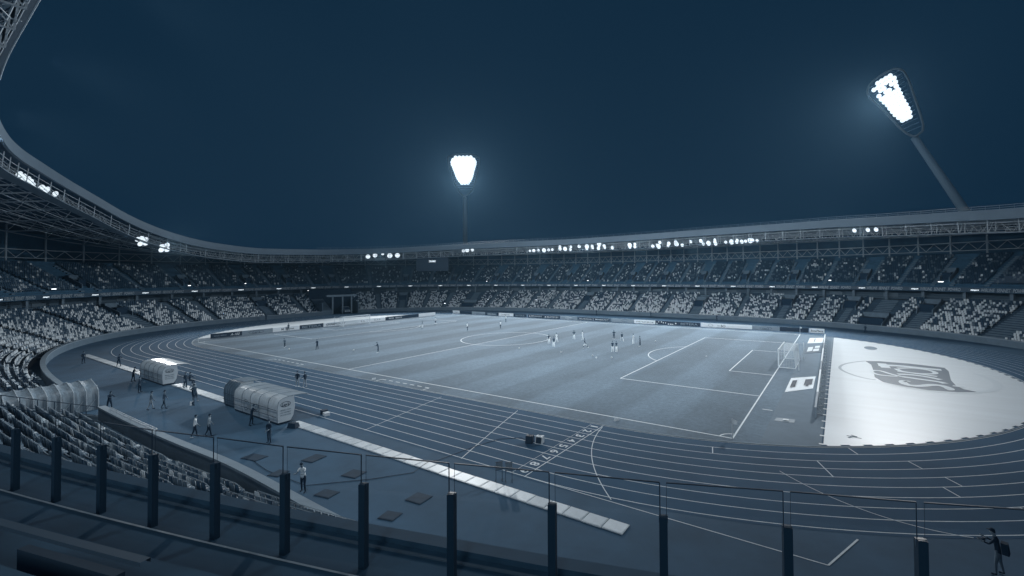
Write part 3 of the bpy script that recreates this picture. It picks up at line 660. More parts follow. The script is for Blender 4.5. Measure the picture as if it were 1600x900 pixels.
# --- upper terrace with its slab, soffit and walkway
mb = MB(); prof = [(13.98, 8.7), (13.98, 10.0), (15.25, 10.0)]
for r in range(ROWS_U): D, z = upDZ(r); prof += [(D, z), (D+.78, z)]
ztop = prof[-1][1]; prof += [(26.95, ztop+.9), (27.15, ztop+.9), (27.15, ztop), (33.5, ztop)]
sweep(mb, VIS0, 445, prof); mb.build('terrace', mat('upper_terrace_concrete', (.028, .085, .150, 1), .9, noise=.2, scale=.8), upper)
mb = MB(); sweep(mb, VIS0, 445, [(13.98, 8.7), (18.2, 8.9), (27, 9.2)]); mb.build('soffit', mat('soffit_concrete', .2, .9, noise=.2, scale=.5), upper)
mb = MB(); sweep(mb, 395, 445, [(13.94, 9.98), (13.94, 10.06), (14.12, 10.06), (14.12, 9.99)]); mb.build('ledge_edge', mat('ledge_paint', (.028, .085, .150, 1), .8), upper)
mb = MB(); sweep(mb, 395, 445, [(15.24, 10.43), (15.24, 10.463), (15.262, 10.463)], .5); mb.build('step_nosing', mat('nosing_metal', .55, .35), upper)
mb = MB(); sweep(mb, 395, 445, [(14.22, 10.0), (14.22, 10.02), (14.25, 10.02), (14.25, 10.0)], .5); mb.build('floor_channel', mat('channel_metal', .30, .5), upper)
# --- stairs: low ramps of half steps standing on the terraces
def stair(parent, s, wd, DZ, rows, m, r0=0, pitch=.76):
    mb = MB(); x, y = P2(s, 0); n = N2(s); t = (-n[1], n[0])
    for r in range(r0, rows):
        D, z = DZ(r)
        for h in (0, 1):
            d0 = D-pitch*.5+h*pitch*.5-.0; d1 = d0+pitch*.5; zz = z-.18+.18*h+.02
            p = [P2(s, d0), P2(s, d1)]; c = ((p[0][0]+p[1][0])/2, (p[0][1]+p[1][1])/2)
            mb.obox(c, t, wd/2, pitch*.25, zz-.3, zz)
    return mb.build('stair', m, parent)
STR = mat('stair_concrete', .36, .85, noise=.15, scale=1.2)
STRU = mat('upper_stair_concrete', .32, .85, noise=.15, scale=1.2)
for s, wd in L_AISLES: stair(lower, s, wd, lowDZ, ROWS_L, STR)
def slab_between(mb, s, off, D0, D1, z0a, z1a, z0b, z1b, th=.2):
    """wall along the slope at tangential offset off"""
    n = N2(s); t = (-n[1], n[0]); P = []
    for sg in (-.5, .5):
        for D, za, zb in ((D0, z0a, z1a), (D1, z0b, z1b)):
            x, y = P2(s, D); x += t[0]*(off+sg*th); y += t[1]*(off+sg*th); P.append(((x, y, za), (x, y, zb)))
    a, b, c, d = P; mb.hexa([a[0], b[0], d[0], c[0], a[1], b[1], d[1], c[1]])
def vomitory(parent, s, DZ, r0, r1, half, m, mdark):
    n = N2(s); t = (-n[1], n[0]); D0, z0 = DZ(r0); D1, z1 = DZ(r1)
    for sg in (-1, 1):
        mb = MB(); slab_between(mb, s, sg*half, D0, D1, z0-.2, z0+.95, z1-.2, z1+.95); mb.build('side_wall', m, parent)
    c = P2(s, (D0+D1)/2+.5); mb = MB(); mb.obox(c, t, half-.1, (D1-D0)/2-.5, z0-.1, z0+2.1); mb.build('passage', mdark, parent)  # no opening is cut: a solid dark block paints the entrance's shade
    mb = MB(); c = P2(s, D1-.35); mb.obox(c, t, half+.1, .5, z0+2.1, z1+1.0); mb.build('header', m, parent)
VD = mat('passage_shade', .03, .9)  # near-black colour painting the shade inside entrances and gate
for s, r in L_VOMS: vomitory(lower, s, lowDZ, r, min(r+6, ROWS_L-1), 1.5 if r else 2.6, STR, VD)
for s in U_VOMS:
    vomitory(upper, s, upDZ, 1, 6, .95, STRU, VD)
    for sg in (-1, 1): stair(upper, s+sg*1.45, .8, upDZ, ROWS_U, STRU, 0, .78)
U_MID = [(a+b)/2 for a, b in zip(sorted(U_VOMS)[:-1], sorted(U_VOMS)[1:])]
for s in U_MID: stair(upper, s, .9, upDZ, ROWS_U, STRU, 0, .78)

# --- seats
def seat_template():
    V, F = [], []
    def bx(P):
        n = len(V); V.extend(P); F.extend([(n+4, n+5, n+6, n+7), (n, n+1, n+5, n+4), (n+1, n+2, n+6, n+5), (n+2, n+3, n+7, n+6), (n+3, n, n+4, n+7)])
    # local x = outward from the pitch, y = along the row
    bx([(.34, -.21, .30), (.39, -.21, .30), (.39, .21, .30), (.34, .21, .30), (.42, -.2, .84), (.46, -.17, .84), (.46, .17, .84), (.42, .2, .84)])
    bx([(.05, -.2, .36), (.34, -.21, .33), (.34, .21, .33), (.05, .2, .36), (.05, -.2, .43), (.34, -.21, .40), (.34, .21, .40), (.05, .2, .43)])
    bx([(.28, -.05, 0), (.36, -.05, 0), (.36, .05, 0), (.28, .05, 0), (.28, -.04, .34), (.36, -.04, .34), (.36, .04, .34), (.28, .04, .34)])
    return np.array(V), np.array(F)
SV, SF = seat_template()
SEATM = [mat('seat_pale', .90, .5), mat('seat_grey', .70, .45), mat('seat_dark', (.024, .062, .110, 1), .45), mat('seat_slate', .32, .45)]
def near_gap(s, extra=.2):
    for a, wd in L_AISLES:
        if abs(s-a) < wd/2+extra: return True
    for g0, g1 in L_GAPS:
        if g0-.3 < s < g1+.3: return True
    for a, r in L_VOMS:
        if abs(s-a) < (1.9 if r else 3.0): return True
    return False
def near_gap_u(s):
    for a in U_VOMS:
        if abs(s-a) < 1.75: return True
    for a in U_MID:
        if abs(s-a) < .65: return True
    return False
def lay_seats(parent, DZ, rows, smin, smax, gapf, probs, extra=0.0):
    data = []
    for r in range(rows):
        D, z = DZ(r)
        # true pitch along the row at this offset: walk the parameter so that real spacing is constant
        S = np.linspace(smin, smax, 3000); xy = np.array([P2(a, D+.3) for a in S]); ln = np.concatenate([[0], np.cumsum(np.hypot(*np.diff(xy, axis=0).T))])
        k = int(ln[-1]/SEATW); ss = np.interp((np.arange(k)+.5)*SEATW, ln, S)
        pr = probs(r/(rows-1.))
        state = 0
        for a in ss:
            if gapf(a): continue
            x, y = P2(a, D)
            if not in_view(x, y, z): continue
            if random.random() < .6: state = int(rng.choice(4, p=pr))   # short runs of one colour
            c = int(rng.choice(4, p=pr)) if random.random() < .6 else state
            n = N2(a); data.append((x, y, z, math.atan2(n[1], n[0]), c))
    data = np.array(data); cam = np.array([60.08, -70.15, 13.13])
    dist = np.linalg.norm(data[:, :3]-cam, axis=1)
    # seats seen largest become objects of their own, unless the tier above hides them
    order = np.argsort(dist); near = order[:300]; rest = order[300:]
    meshes = []
    for m in SEATM:
        me = bpy.data.meshes.new('seat'); me.from_pydata(SV.tolist(), [], SF.tolist()); me.materials.append(m); meshes.append(me)
    for i in near:
        x, y, z, a, c = data[i]; link('seat', meshes[int(c)], parent, (x, y, z), a)
    d = data[rest]; n = len(d); ca, sa = np.cos(d[:, 3])[:, None], np.sin(d[:, 3])[:, None]
    jit = rng.uniform(-.02, .02, (n, 1))
    X = SV[None, :, 0]+jit; Yl = np.broadcast_to(SV[None, :, 1], X.shape)
    V = np.stack([d[:, 0:1]+X*ca-Yl*sa, d[:, 1:2]+X*sa+Yl*ca, d[:, 2:3]+np.broadcast_to(SV[None, :, 2], X.shape)], 2).reshape(-1, 3)
    nv, nf = len(SV), len(SF); Fc = (SF[None]+(np.arange(n)*nv)[:, None, None]).reshape(-1, 4)
    me = bpy.data.meshes.new('seat_rows'); me.vertices.add(len(V)); me.vertices.foreach_set('co', V.ravel())
    me.loops.add(len(Fc)*4); me.loops.foreach_set('vertex_index', Fc.ravel().astype(np.int32))
    me.polygons.add(len(Fc)); me.polygons.foreach_set('loop_start', np.arange(0, len(Fc)*4, 4, dtype=np.int32))
    for m in SEATM: me.materials.append(m)
    me.polygons.foreach_set('material_index', np.repeat(d[:, 4].astype(np.int32), nf)); me.update(calc_edges=True)
    link('seat_rows', me, parent, kind='stuff')
    print('seats', n+len(near))
def pl(f):
    a = .54-.38*f; g = .13; sl = .13; return np.array([a, g, 1-a-g-sl, sl])
def pu(f): return np.array([.035, .06, .68, .225])
# lower tier: pale seats thin out towards the top rows; the near side straight has dark seats
def pl_near(f): return np.array([.02, .08, .36, .54])
lay_seats(lower, lowDZ, ROWS_L, VIS0, 366, near_gap, pl)
near_low = empty('near_stand_seats', (25, -60, 0), label='near lower block of dark seats seen down through the glass rail at bottom left', cat='stand')
near_low.location = (0, 0, 0)
lay_seats(near_low, lowDZ, ROWS_L, 380.3, 424, near_gap, pl_near)
lay_seats(upper, upDZ, ROWS_U, VIS0, 345, near_gap_u, pu)
# pale rails along the seat backs, dipping at every aisle
for r in range(0, 12):
    D, z = lowDZ(r); Q = []
    for q in np.arange(381, 423, .35):
        dip = 0
        for a_, wd in L_AISLES: dip = max(dip, 1-max(0, abs(q-a_)-wd*.35)/.5)
        Q.append(P3(q, D+.46-.15*max(0, dip), z+.92-.42*max(0, min(1, dip))))
    mb = MB(); mb.tube(Q, .022, 4); mb.build('row_rail', mat('row_rail_metal', .6, .6), near_low)

# --- lettered ribbon on the front of the upper slab
RIB = mat('ribbon_panel', .17, .4); RIBL = mat('ribbon_frame', .4, .5)
s = 22.0; words = ('WIRLINE', 'SENNET', 'POWRO'); 
def ribbon_piece(s0, s1, z0=8.78, z1=9.72):
    mb = MB(); mb.strip(ring(s0, s1, 13.93, z0, .5), ring(s0, s1, 13.93, z1, .5)); mb.strip(ring(s0, s1, 13.93, z1, .5), ring(s0, s1, 13.98, z1, .5)); mb.strip(ring(s0, s1, 13.98, z0, .5), ring(s0, s1, 13.93, z0, .5))
    return mb.build('led_panel', RIB, upper)
def text_on_ribbon(txt, m, s, width, h=.72):
    x, y = P2(s, 13.90); n = N2(s); t = (n[1], -n[0])   # reading direction seen from the pitch
    return put_text(txt, m, None, (x, y, 9.25), (t[0], t[1], 0), (0, 0, 1), h, width, shear=.25, bold=.02)
per = 11.6
while s < 345:
    k = 1.0+14*0.012
    f = 1.0/(1+14*abs((math.atan2(N2(s+1)[1], N2(s+1)[0])-math.atan2(N2(s-1)[1], N2(s-1)[0]))/2.0) if abs(math.atan2(N2(s+1)[1], N2(s+1)[0])-math.atan2(N2(s-1)[1], N2(s-1)[0])) < 1 else 1)
    step = per*f
    if in_view(*P3(s, 14, 9)) or in_view(*P3(s+step, 14, 9)):
        pn = ribbon_piece(s, s+step-.02*f)
        for j, wd in enumerate(words):
            o = text_on_ribbon(wd, LEDTXT, s+step*(.70-.235*j), 2.35, .74); o.parent = pn; o.name = 'lettering'
        xx = text_on_ribbon('minsport', GLOW, s+step*.905, 1.5, .34); xx.parent = pn
        x, y = P2(s+step*.89, 13.9); n = N2(s+step*.89); t = Vector((n[1], -n[0], 0)); mb = MB(); c = Vector((x, y, 9.25))
        P = [c+t*(sg*.95+.3*math.cos(a))+Vector((0, 0, .34*math.sin(a))) for sg, a in [(1, a) for a in np.linspace(-math.pi/2, math.pi/2, 7)]+[(-1, a) for a in np.linspace(math.pi/2, 1.5*math.pi, 7)]]
        mb.tube(P+[P[0]], .03, 4); mb.build('lozenge_frame', RIBL, pn)
    s += step
# --- gate at the left end: portal frame, dark interior, side walls
g0, g1 = 228.6, 240.2
gate = empty('service_gate', P3(234.4, 0, 0), label='tall open service gate with pale lintel in the left end of the lower tier', cat='gate'); gi = gate.matrix_basis.inverted()
def gb(mb, name, m): o = mb.build(name, m, gate); o.matrix_parent_inverse = gi; return o
for s in (230.4, 233.2, 236.3):
    mb = MB(); x, y = P2(s, 2.2); n = N2(s); mb.obox((x, y), (-n[1], n[0]), .22, .22, 0, 6.1); gb(mb, 'column', CONCL)
mb = MB(); x, y = P2(233.6, 1.9); n = N2(233.6); mb.obox((x, y), (-n[1], n[0]), 4.9, .6, 6.1, 6.75); gb(mb, 'lintel', mat('lintel_paint', .5, .7))
mb = MB(); mb.quad(P3(g0, 12, 0), P3(g1, 12, 0), P3(g1, 12, 8.6), P3(g0, 12, 8.6)); gb(mb, 'shade_sheet', VD)  # dark sheet painting the unlit depth of the gate
for s in (g0, g1):
    mb = MB(); x, y = P2(s, 7.2); n = N2(s); mb.obox((x, y), n, 7.1, .12, 0, 4.2); gb(mb, 'side_wall', STR)
mb = MB(); x, y = P2(238.6, 3); n = N2(238.6); mb.hexa([P3(236.8, 1, 0), P3(240.1, 1, 0), P3(240.1, 10, 0), P3(236.8, 10, 0), P3(236.8, 1, 1.2), P3(240.1, 1, 1.2), P3(240.1, 10, 5.2), P3(236.8, 10, 5.2)]); gb(mb, 'sloped_wing', STR)
# van parked in the gate
n = N2(231.8); van = empty('parked_van', P3(231.9, 3.4, 0), math.atan2(-n[1], -n[0]), label='pale van parked nose out in the dark service gate', cat='van')
VANP = mat('van_paint', .5, .35)
mb = MB(); mb.hexa([(-2.4, -.95, .45), (1.5, -.95, .45), (1.5, .95, .45), (-2.4, .95, .45), (-2.3, -.88, 2.3), (.9, -.88, 2.3), (.9, .88, 2.3), (-2.3, .88, 2.3)]); mb.hexa([(1.5, -.93, .45), (2.4, -.9, .45), (2.4, .9, .45), (1.5, .93, .45), (1.5, -.93, 1.35), (2.3, -.88, 1.1), (2.3, .88, 1.1), (1.5, .93, 1.35)]); mb.build('body', VANP, van)
mb = MB(); mb.quad((1.53, -.8, 1.36), (1.53, .8, 1.36), (.97, .78, 2.2), (.97, -.78, 2.2)); mb.build('windscreen', DARK, van)
for x in (-1.6, 1.6):
    for y in (-.9, .9):
        mb = MB(); mb.cyl((x, y-.1, .36), (x, y+.1, .36), .36, .36, 14); mb.build('wheel', DARK, van)
for y in (-.7, .7): mb = MB(); mb.box(2.38, 2.44, y-.15, y+.15, .7, .9); mb.build('headlight', WHITE, van)
mb = MB(); mb.box(2.36, 2.5, -.85, .85, .35, .55); mb.build('bumper', DARK2, van)

# ================================================================== glass rail in front of the camera
PP = [(49.49, -68.89), (50.55, -68.66), (51.54, -68.42), (52.58, -68.18), (53.58, -67.89), (54.63, -67.61), (55.63, -67.30), (56.62, -66.97), (57.63, -66.62), (58.64, -66.28), (59.64, -65.89), (60.62, -65.54)]
PP = [(47.35, -69.33), (48.42, -69.12)]+PP+[(61.6, -65.15), (62.57, -64.75)]
rail = empty('glass_rail', (55, -67.4, 10), label='frameless glass rail with square black posts along the front of the near upper tier', cat='railing'); ri = rail.matrix_basis.inverted()
POSTM = mat('post_black', INK, .5); CAPM = mat('post_cap', .14, .4)
def glass_material():
    m = bpy.data.materials.new('rail_glass'); m.use_nodes = True; nt = m.node_tree; nt.nodes.clear()
    out = nt.nodes.new('ShaderNodeOutputMaterial'); t = nt.nodes.new('ShaderNodeBsdfTransparent'); g = nt.nodes.new('ShaderNodeBsdfGlossy'); mx = nt.nodes.new('ShaderNodeMixShader')
    t.inputs[0].default_value = (.93, .95, .96, 1); g.inputs['Roughness'].default_value = .03; g.inputs['Color'].default_value = (.8, .85, .9, 1); mx.inputs[0].default_value = .035
    nt.links.new(t.outputs[0], mx.inputs[1]); nt.links.new(g.outputs[0], mx.inputs[2]); nt.links.new(mx.outputs[0], out.inputs[0]); return m
GLASS = glass_material(); EDGE = mat('glass_edge', .08, .5, spec=.3)
for i, (x, y) in enumerate(PP):
    a = PP[max(i-1, 0)]; b = PP[min(i+1, len(PP)-1)]; t = Vector((b[0]-a[0], b[1]-a[1])).normalized()
    mb = MB(); mb.obox((x, y), t, .038, .034, 9.99, 10.895); o = mb.build('post', POSTM, rail); o.matrix_parent_inverse = ri
    mb = MB(); mb.obox((x, y), t, .030, .026, 10.895, 10.90); mb.obox((x, y), t, .041, .010, 10.84, 10.903); o = mb.build('post_clamp', CAPM, rail); o.matrix_parent_inverse = ri
for (x0, y0), (x1, y1) in zip(PP[:-1], PP[1:]):
    d = Vector((x1-x0, y1-y0)); l = d.length; d.normalize(); n = Vector((-d.y, d.x))*.0
    a = Vector((x0, y0))+d*.03; b = Vector((x1, y1))-d*.03
    mb = MB(); mb.quad((a.x, a.y, 10.03), (b.x, b.y, 10.03), (b.x, b.y, 11.2), (a.x, a.y, 11.2)); o = mb.build('glass_panel', GLASS, rail); o.matrix_parent_inverse = ri
    mb = MB(); mb.beam((a.x, a.y, 11.203), (b.x, b.y, 11.203), .012, .010); mb.beam((b.x, b.y, 10.9), (b.x, b.y, 11.197), .008); mb.beam((a.x, a.y, 10.9), (a.x, a.y, 11.197), .003)
    o = mb.build('pane_edge', EDGE, o)
# low bench back and boxes at the foot of the picture
e = empty('front_bench', (51, -70, 10.9), label='dark bench front with a thin pale top edge in the bottom left corner', cat='bench'); ei = e.matrix_basis.inverted()
mb = MB(); sweep(mb, 426, 431.2, [(16.36, 11.17), (16.36, 11.20), (16.42, 11.20), (16.42, 11.17)], .4); o = mb.build('top_edge', mat('bench_edge', .22, .5), e); o.matrix_parent_inverse = ei
for s in (427.2, 428.9, 430.6):
    mb = MB(); x, y = P2(s, 16.45); n = N2(s); mb.obox((x, y), (-n[1], n[0]), .55, .03, 10.9, 11.12); o = mb.build('front_panel', mat('bench_panel', .10, .6), e); o.matrix_parent_inverse = ei

# ================================================================== roof
_rs = np.array([r[0] for r in ROOFC]); _rd = np.array([r[1] for r in ROOFC]); _rz = np.array([r[2] for r in ROOFC])
_o = np.argsort(_rs); _rs, _rd, _rz = _rs[_o], _rd[_o], _rz[_o]
_g = np.linspace(0, L, 507)
def _smooth(v):
    y = np.interp(_g, _rs, v, period=L); k = np.hanning(15); k /= k.sum(); return np.convolve(np.concatenate([y[-8:-1], y, y[1:8]]), k, 'same')[7:-7]
_gd, _gz = _smooth(_rd), _smooth(_rz)
def RD(s): return float(np.interp(s % L, _g, _gd))
def RZ(s): return float(np.interp(s % L, _g, _gz))
def ZC_(s): return 20.8+(RZ(s)-23.5)*.6
roof = empty('stand_roof', (0, 0, 0), label='ring roof over the stands with pale front band and open steel trusses', cat='roof')
def rsweep(mb, s0, s1, prof, step=2.0):
    """prof of (offset from roof front, height below its top)"""
    n = max(2, int(abs(s1-s0)/step)+1); S = np.linspace(s0, s1, n)
    R = [[P3(s, RD(s)+d, RZ(s)+z) for s in S] for d, z in prof]
    for a, b in zip(R[:-1], R[1:]): mb.strip(a, b)
R0, R1 = 14.0, 452.0
FASC = mat('fascia_paint', .41, .6, noise=.06, scale=.3)
mb = MB(); rsweep(mb, R0, R1, [(.35, -2.0), (0, -1.95), (-.05, -1.0), (0, -.05), (.35, 0), (.5, -.1)]); mb.build('fascia_band', FASC, roof)
mb = MB(); n = int((R1-R0)/2)+1; S = np.linspace(R0, R1, n)
A = [P3(s, RD(s)+.4, RZ(s)-.02) for s in S]; B = [P3(s, 34.5, ZC_(s)+2.2) for s in S]; mb.strip(A, B); mb.build('roof_deck', mat('deck_sheet', .26, .7, noise=.1, scale=.3), roof)
mb = MB(); A = [P3(s, RD(s)+.45, RZ(s)-.35) for s in S]; B = [P3(s, 34.4, ZC_(s)+1.8) for s in S]; mb.strip(B, A); mb.build('deck_lining', mat('deck_lining_sheet', (.05, .12, .20, 1), .7, noise=.12, scale=.4), roof)
# outer facade behind the upper walkway
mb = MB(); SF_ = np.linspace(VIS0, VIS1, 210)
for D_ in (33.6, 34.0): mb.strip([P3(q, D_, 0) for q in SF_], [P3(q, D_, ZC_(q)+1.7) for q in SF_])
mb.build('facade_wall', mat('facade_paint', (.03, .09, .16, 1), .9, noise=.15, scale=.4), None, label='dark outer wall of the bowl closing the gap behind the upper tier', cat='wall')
# safety rail on the roof edge
mb = MB()
for zz in (.35, .75): mb.tube([P3(s, RD(s)+.8, RZ(s)+zz) for s in np.linspace(26, 240, 100)], .025, 4)
for s in np.arange(26, 240, 2.0): mb.beam(P3(s, RD(s)+.8, RZ(s)), P3(s, RD(s)+.8, RZ(s)+.75), .035)
mb.build('edge_rail', STEEL, roof, kind='stuff')
# catwalk with rails in the front truss
CAT = mat('catwalk_steel', .55, .5)
mb = MB(); rsweep(mb, R0, 366, [(1.0, -4.5), (3.0, -4.5), (3.0, -4.38), (1.0, -4.38), (1.0, -4.5)]); mb.build('catwalk', CAT, roof)
TR = mat('truss_paint', .80, .5); TRD = mat('rear_truss_paint', .52, .5)
for d, z, r in ((.9, -3.9, .035), (.9, -3.4, .035), (1.0, -2.5, .06), (3.0, -3.6, .04), (3.0, -2.9, .05), (3.1, -2.2, .06)):
    mb = MB(); mb.tube([P3(s, RD(s)+d, RZ(s)+z) for s in np.linspace(R0, R1, 150)], r, 4); mb.build('truss_rail', TR, roof)
def rp(s, d, z): return P3(s, RD(s)+d, RZ(s)+z)
s = R0+2; k = 0
while s < R1-4:
    kx = 4.3*(1 if s < 200 else 1)
    a, b, c, d_ = rp(s, .8, -1.9), rp(s, 1.0, -4.4), rp(s, 3.0, -4.4), rp(s, 3.2, -1.3)
    if in_view(*b, m=.2):
        mb = MB(); mb.beam(a, b, .12); mb.beam(c, d_, .14); mb.beam(b, d_, .08); mb.beam(b, c, .12); mb.build('truss_post', TR, roof)
        mb = MB(); mb.beam(rp(s, 3.1, -1.5), rp(s+2.1, 3.05, -4.3), .07); mb.beam(rp(s+2.1, 3.05, -4.3), rp(s+4.3, 3.1, -1.5), .07); mb.build('truss_brace', TR, roof)
        # rafters to the rear columns
    s += 4.3; k += 1
ZC = 22.4
s = R0+3
while s < R1-4:
    if in_view(*P3(s, 28, 20), m=.15) or in_view(*rp(s, 3, -4), m=.15):
        mb = MB(); c = rp(s, 3.0, -4.2); ZC = ZC_(s); m1 = P3(s, 28, ZC); mb.beam(c, m1, .20, .26); mb.beam(rp(s, 3.0, -1.2), P3(s, 28, ZC+1.7), .16, .2)
        n = 5
        for i in range(n):
            t0, t1 = i/n, (i+.5)/n; A0, A1 = Vector(c), Vector(m1); B0, B1 = Vector(rp(s, 3, -1.2)), Vector(P3(s, 28, ZC+1.7))
            mb.beam(A0.lerp(A1, t0), B0.lerp(B1, t1), .07); mb.beam(B0.lerp(B1, t1), A0.lerp(A1, (i+1)/n), .07)
        mb.build('rafter_truss', TR, roof)
        mb = MB(); mb.beam(P3(s, 28, ztop), P3(s, 28, ZC+1.7), .38, .38, 10); mb.build('column', TRD, roof)
        s2 = s+2.35; mb = MB(); mb.beam(P3(s, 28, 20.2), P3(s+1.18, 28, 18.4), .11); mb.beam(P3(s+1.18, 28, 18.4), P3(s2, 28, 20.2), .11)
        mb.beam(P3(s2, 28, 20.2), P3(s2+1.18, 28, 18.4), .11); mb.beam(P3(s2+1.18, 28, 18.4), P3(s2+2.35, 28, 20.2), .11); mb.build('zigzag_brace', TRD, roof)
    s += 4.7
for zz, rr in ((20.3, .13), (18.3, .10), (None, .12)):
    mb = MB(); mb.tube([P3(s, 28, ZC_(s) if zz is None else zz) for s in np.linspace(R0, R1, 150)], rr, 5); mb.build('rear_chord', TRD, roof)
for f in np.linspace(.06, .94, 12):
    mb = MB(); mb.tube([tuple(Vector(rp(s, 3.0, -1.25)).lerp(Vector(P3(s, 28, ZC_(s)+1.65)), f)) for s in np.linspace(R0, R1, 120)], .07, 4); mb.build('purlin', TR, roof)
for f in (.2, .45, .7):
    mb = MB(); mb.tube([tuple(Vector(rp(s, 3.0, -4.2)).lerp(Vector(P3(s, 28, ZC_(s))), f)) for s in np.linspace(R0, R1, 120)], .07, 4); mb.build('tie_rod', TR, roof)
# pale ceiling plates and round tubes close over the camera
PLT = mat('ceiling_plate', .85, .5)
s = 372.0
while s < 402:
    a, b, c, d_ = rp(s, .75, -1.2), rp(s+1.5, .75, -1.2), rp(s+1.5, 1.35, -1.25), rp(s, 1.35, -1.25); mb = MB(); mb.hexa([Vector(q)-Vector((0, 0, .05)) for q in (a, b, c, d_)]+[a, b, c, d_]); mb.build('ceiling_plate', PLT, roof)
    mb = MB(); P = [Vector(rp(s+1.9, 1.6, -1.6))]; P = [tuple(Vector(rp(s+1.75+.0*i, .7+1.9*i/10, -1.35-1.1*math.sin(math.pi*i/10)))) for i in range(11)]; mb.tube(P, .07, 6); mb.build('curved_rib', STEEL, roof)
    mb = MB(); P = [tuple(Vector(rp(s+.6+.55*math.cos(t), 2.2+.55*math.sin(t), -1.5))) for t in np.linspace(0, 2*math.pi, 15)]; mb.tube(P, .09, 6); mb.build('ring_tube', STEEL, roof)
    s += 2.15
mb = MB(); mb.tube([rp(s, -.02, -1.9) for s in np.linspace(368, 410, 40)], .07, 6); mb.build('edge_tube', PLT, roof)
mb = MB(); mb.tube(HANG, .05, 6); mb.build('hanging_cable', PLT, roof)
# floodlights hung in the truss
def round_lamp(loc, aim, r, label, grp, dpt=.5):
    e = empty('floodlight', loc, label=label, cat='floodlight', group=grp)
    d = (Vector(aim)-Vector(loc)).normalized()
    mb = MB(); mb.cyl(d*-dpt, (0, 0, 0), r*.55, r*1.04, 12); mb.build('housing', DARK2, e)
    mb = MB(); mb.cyl((0, 0, 0), d*.05, r, r*.96, 14); mb.build('lens', LAMP, e)
    mb = MB(); mb.beam((0, 0, .1), (0, 0, r+.55), .06); mb.build('bracket', STEEL, e)
ONES = ['', 'first', 'second', 'third', 'fourth', 'fifth', 'sixth', 'seventh', 'eighth', 'ninth', 'tenth', 'eleventh', 'twelfth', 'thirteenth', 'fourteenth', 'fifteenth', 'sixteenth', 'seventeenth', 'eighteenth', 'nineteenth']
def ordinal(n):
    if n < 20: return ONES[n]
    t_, o_ = divmod(n, 10); return ({2: 'twentieth', 3: 'thirtieth', 4: 'fortieth', 5: 'fiftieth'}[t_] if o_ == 0 else {2: 'twenty', 3: 'thirty', 4: 'forty', 5: 'fifty'}[t_]+' '+ONES[o_])
def lamp_cluster(pts, where, grp, radii):
    for i, (x, y, z) in enumerate(pts):
        round_lamp((x, y, z), (x*.3, y*.05, 0), radii[i % len(radii)], 'floodlight, %s from left in the %s' % (ordinal(i+1), where), grp)
KEEP = LAMPS[:-21]; key = lambda q: q[0]
lamp_cluster(sorted([q for q in KEEP if q[0] < -80], key=key), 'row left of the dark screen', 'floodlights left of the screen', [.8, .8, .5, .95, .9])
lamp_cluster(sorted([q for q in KEEP if -80 <= q[0] < -55], key=key), 'trio just under the far mast', 'floodlights under the far mast', [.6, .8, .6])
lamp_cluster(sorted([q for q in KEEP if -55 <= q[0] <= 60], key=key), 'long uneven row along the far roof', 'floodlights along the far roof', [.48, .62, .52, .78, .56])
lamp_cluster(sorted([q for q in KEEP if q[0] > 60], key=key), 'trio near the right end of the far roof', 'floodlights in the right trio', [.55])
lamp_cluster(sorted(LAMPS[-21:-9], key=lambda q: -q[0]), 'long cluster at the left edge under the roof', 'floodlights in the leftmost cluster', [.62])
lamp_cluster(LAMPS[-9:-4], 'left one of two square clusters', 'floodlights in the two square left clusters', [.62])
lamp_cluster(LAMPS[-4:], 'right one of two square clusters', 'floodlights in the two square left clusters', [.66])
# screen hung from the roof at the far left bend
sc = empty('video_screen', (-79.9, 48.8, 19), label='big dark screen with one small lit word, hung under the roof', cat='screen'); si = sc.matrix_basis.inverted()
d = Vector((9.7, 7.1, 0)).normalized(); nf = Vector((.59, -.81, 0))
mb = MB(); mb.obox((-79.9, 48.8), (d.x, d.y), 6.3, .35, 15.2, 23.0); o = mb.build('screen_body', mat('screen_dark', .07, .6), sc); o.matrix_parent_inverse = si
mb = MB(); f = Vector((-79.9, 48.8, 0))+nf*.37
for a, b, z0, z1 in ((-6.3, 6.3, 15.2, 15.4), (-6.3, 6.3, 22.8, 23.0), (-6.3, -6.1, 15.2, 23), (6.1, 6.3, 15.2, 23)): mb.quad(f+d*a+Vector((0, 0, z0)), f+d*b+Vector((0, 0, z0)), f+d*b+Vector((0, 0, z1)), f+d*a+Vector((0, 0, z1)))
o = mb.build('screen_frame', DARK2, sc); o.matrix_parent_inverse = si
put_text('DINAMO', emit('screen_text', 1.0), sc, f+nf*.02+d*.0+Vector((0, 0, 19.1)), d, (0, 0, 1), .8, 2.6, bold=.03)
for a in (-4, 4): mb = MB(); mb.beam(f+d*a+Vector((0, 0, 23)), f+d*a+nf*-1.0+Vector((0, 0, 24.6)), .12); o = mb.build('hanger', STEEL, sc); o.matrix_parent_inverse = si
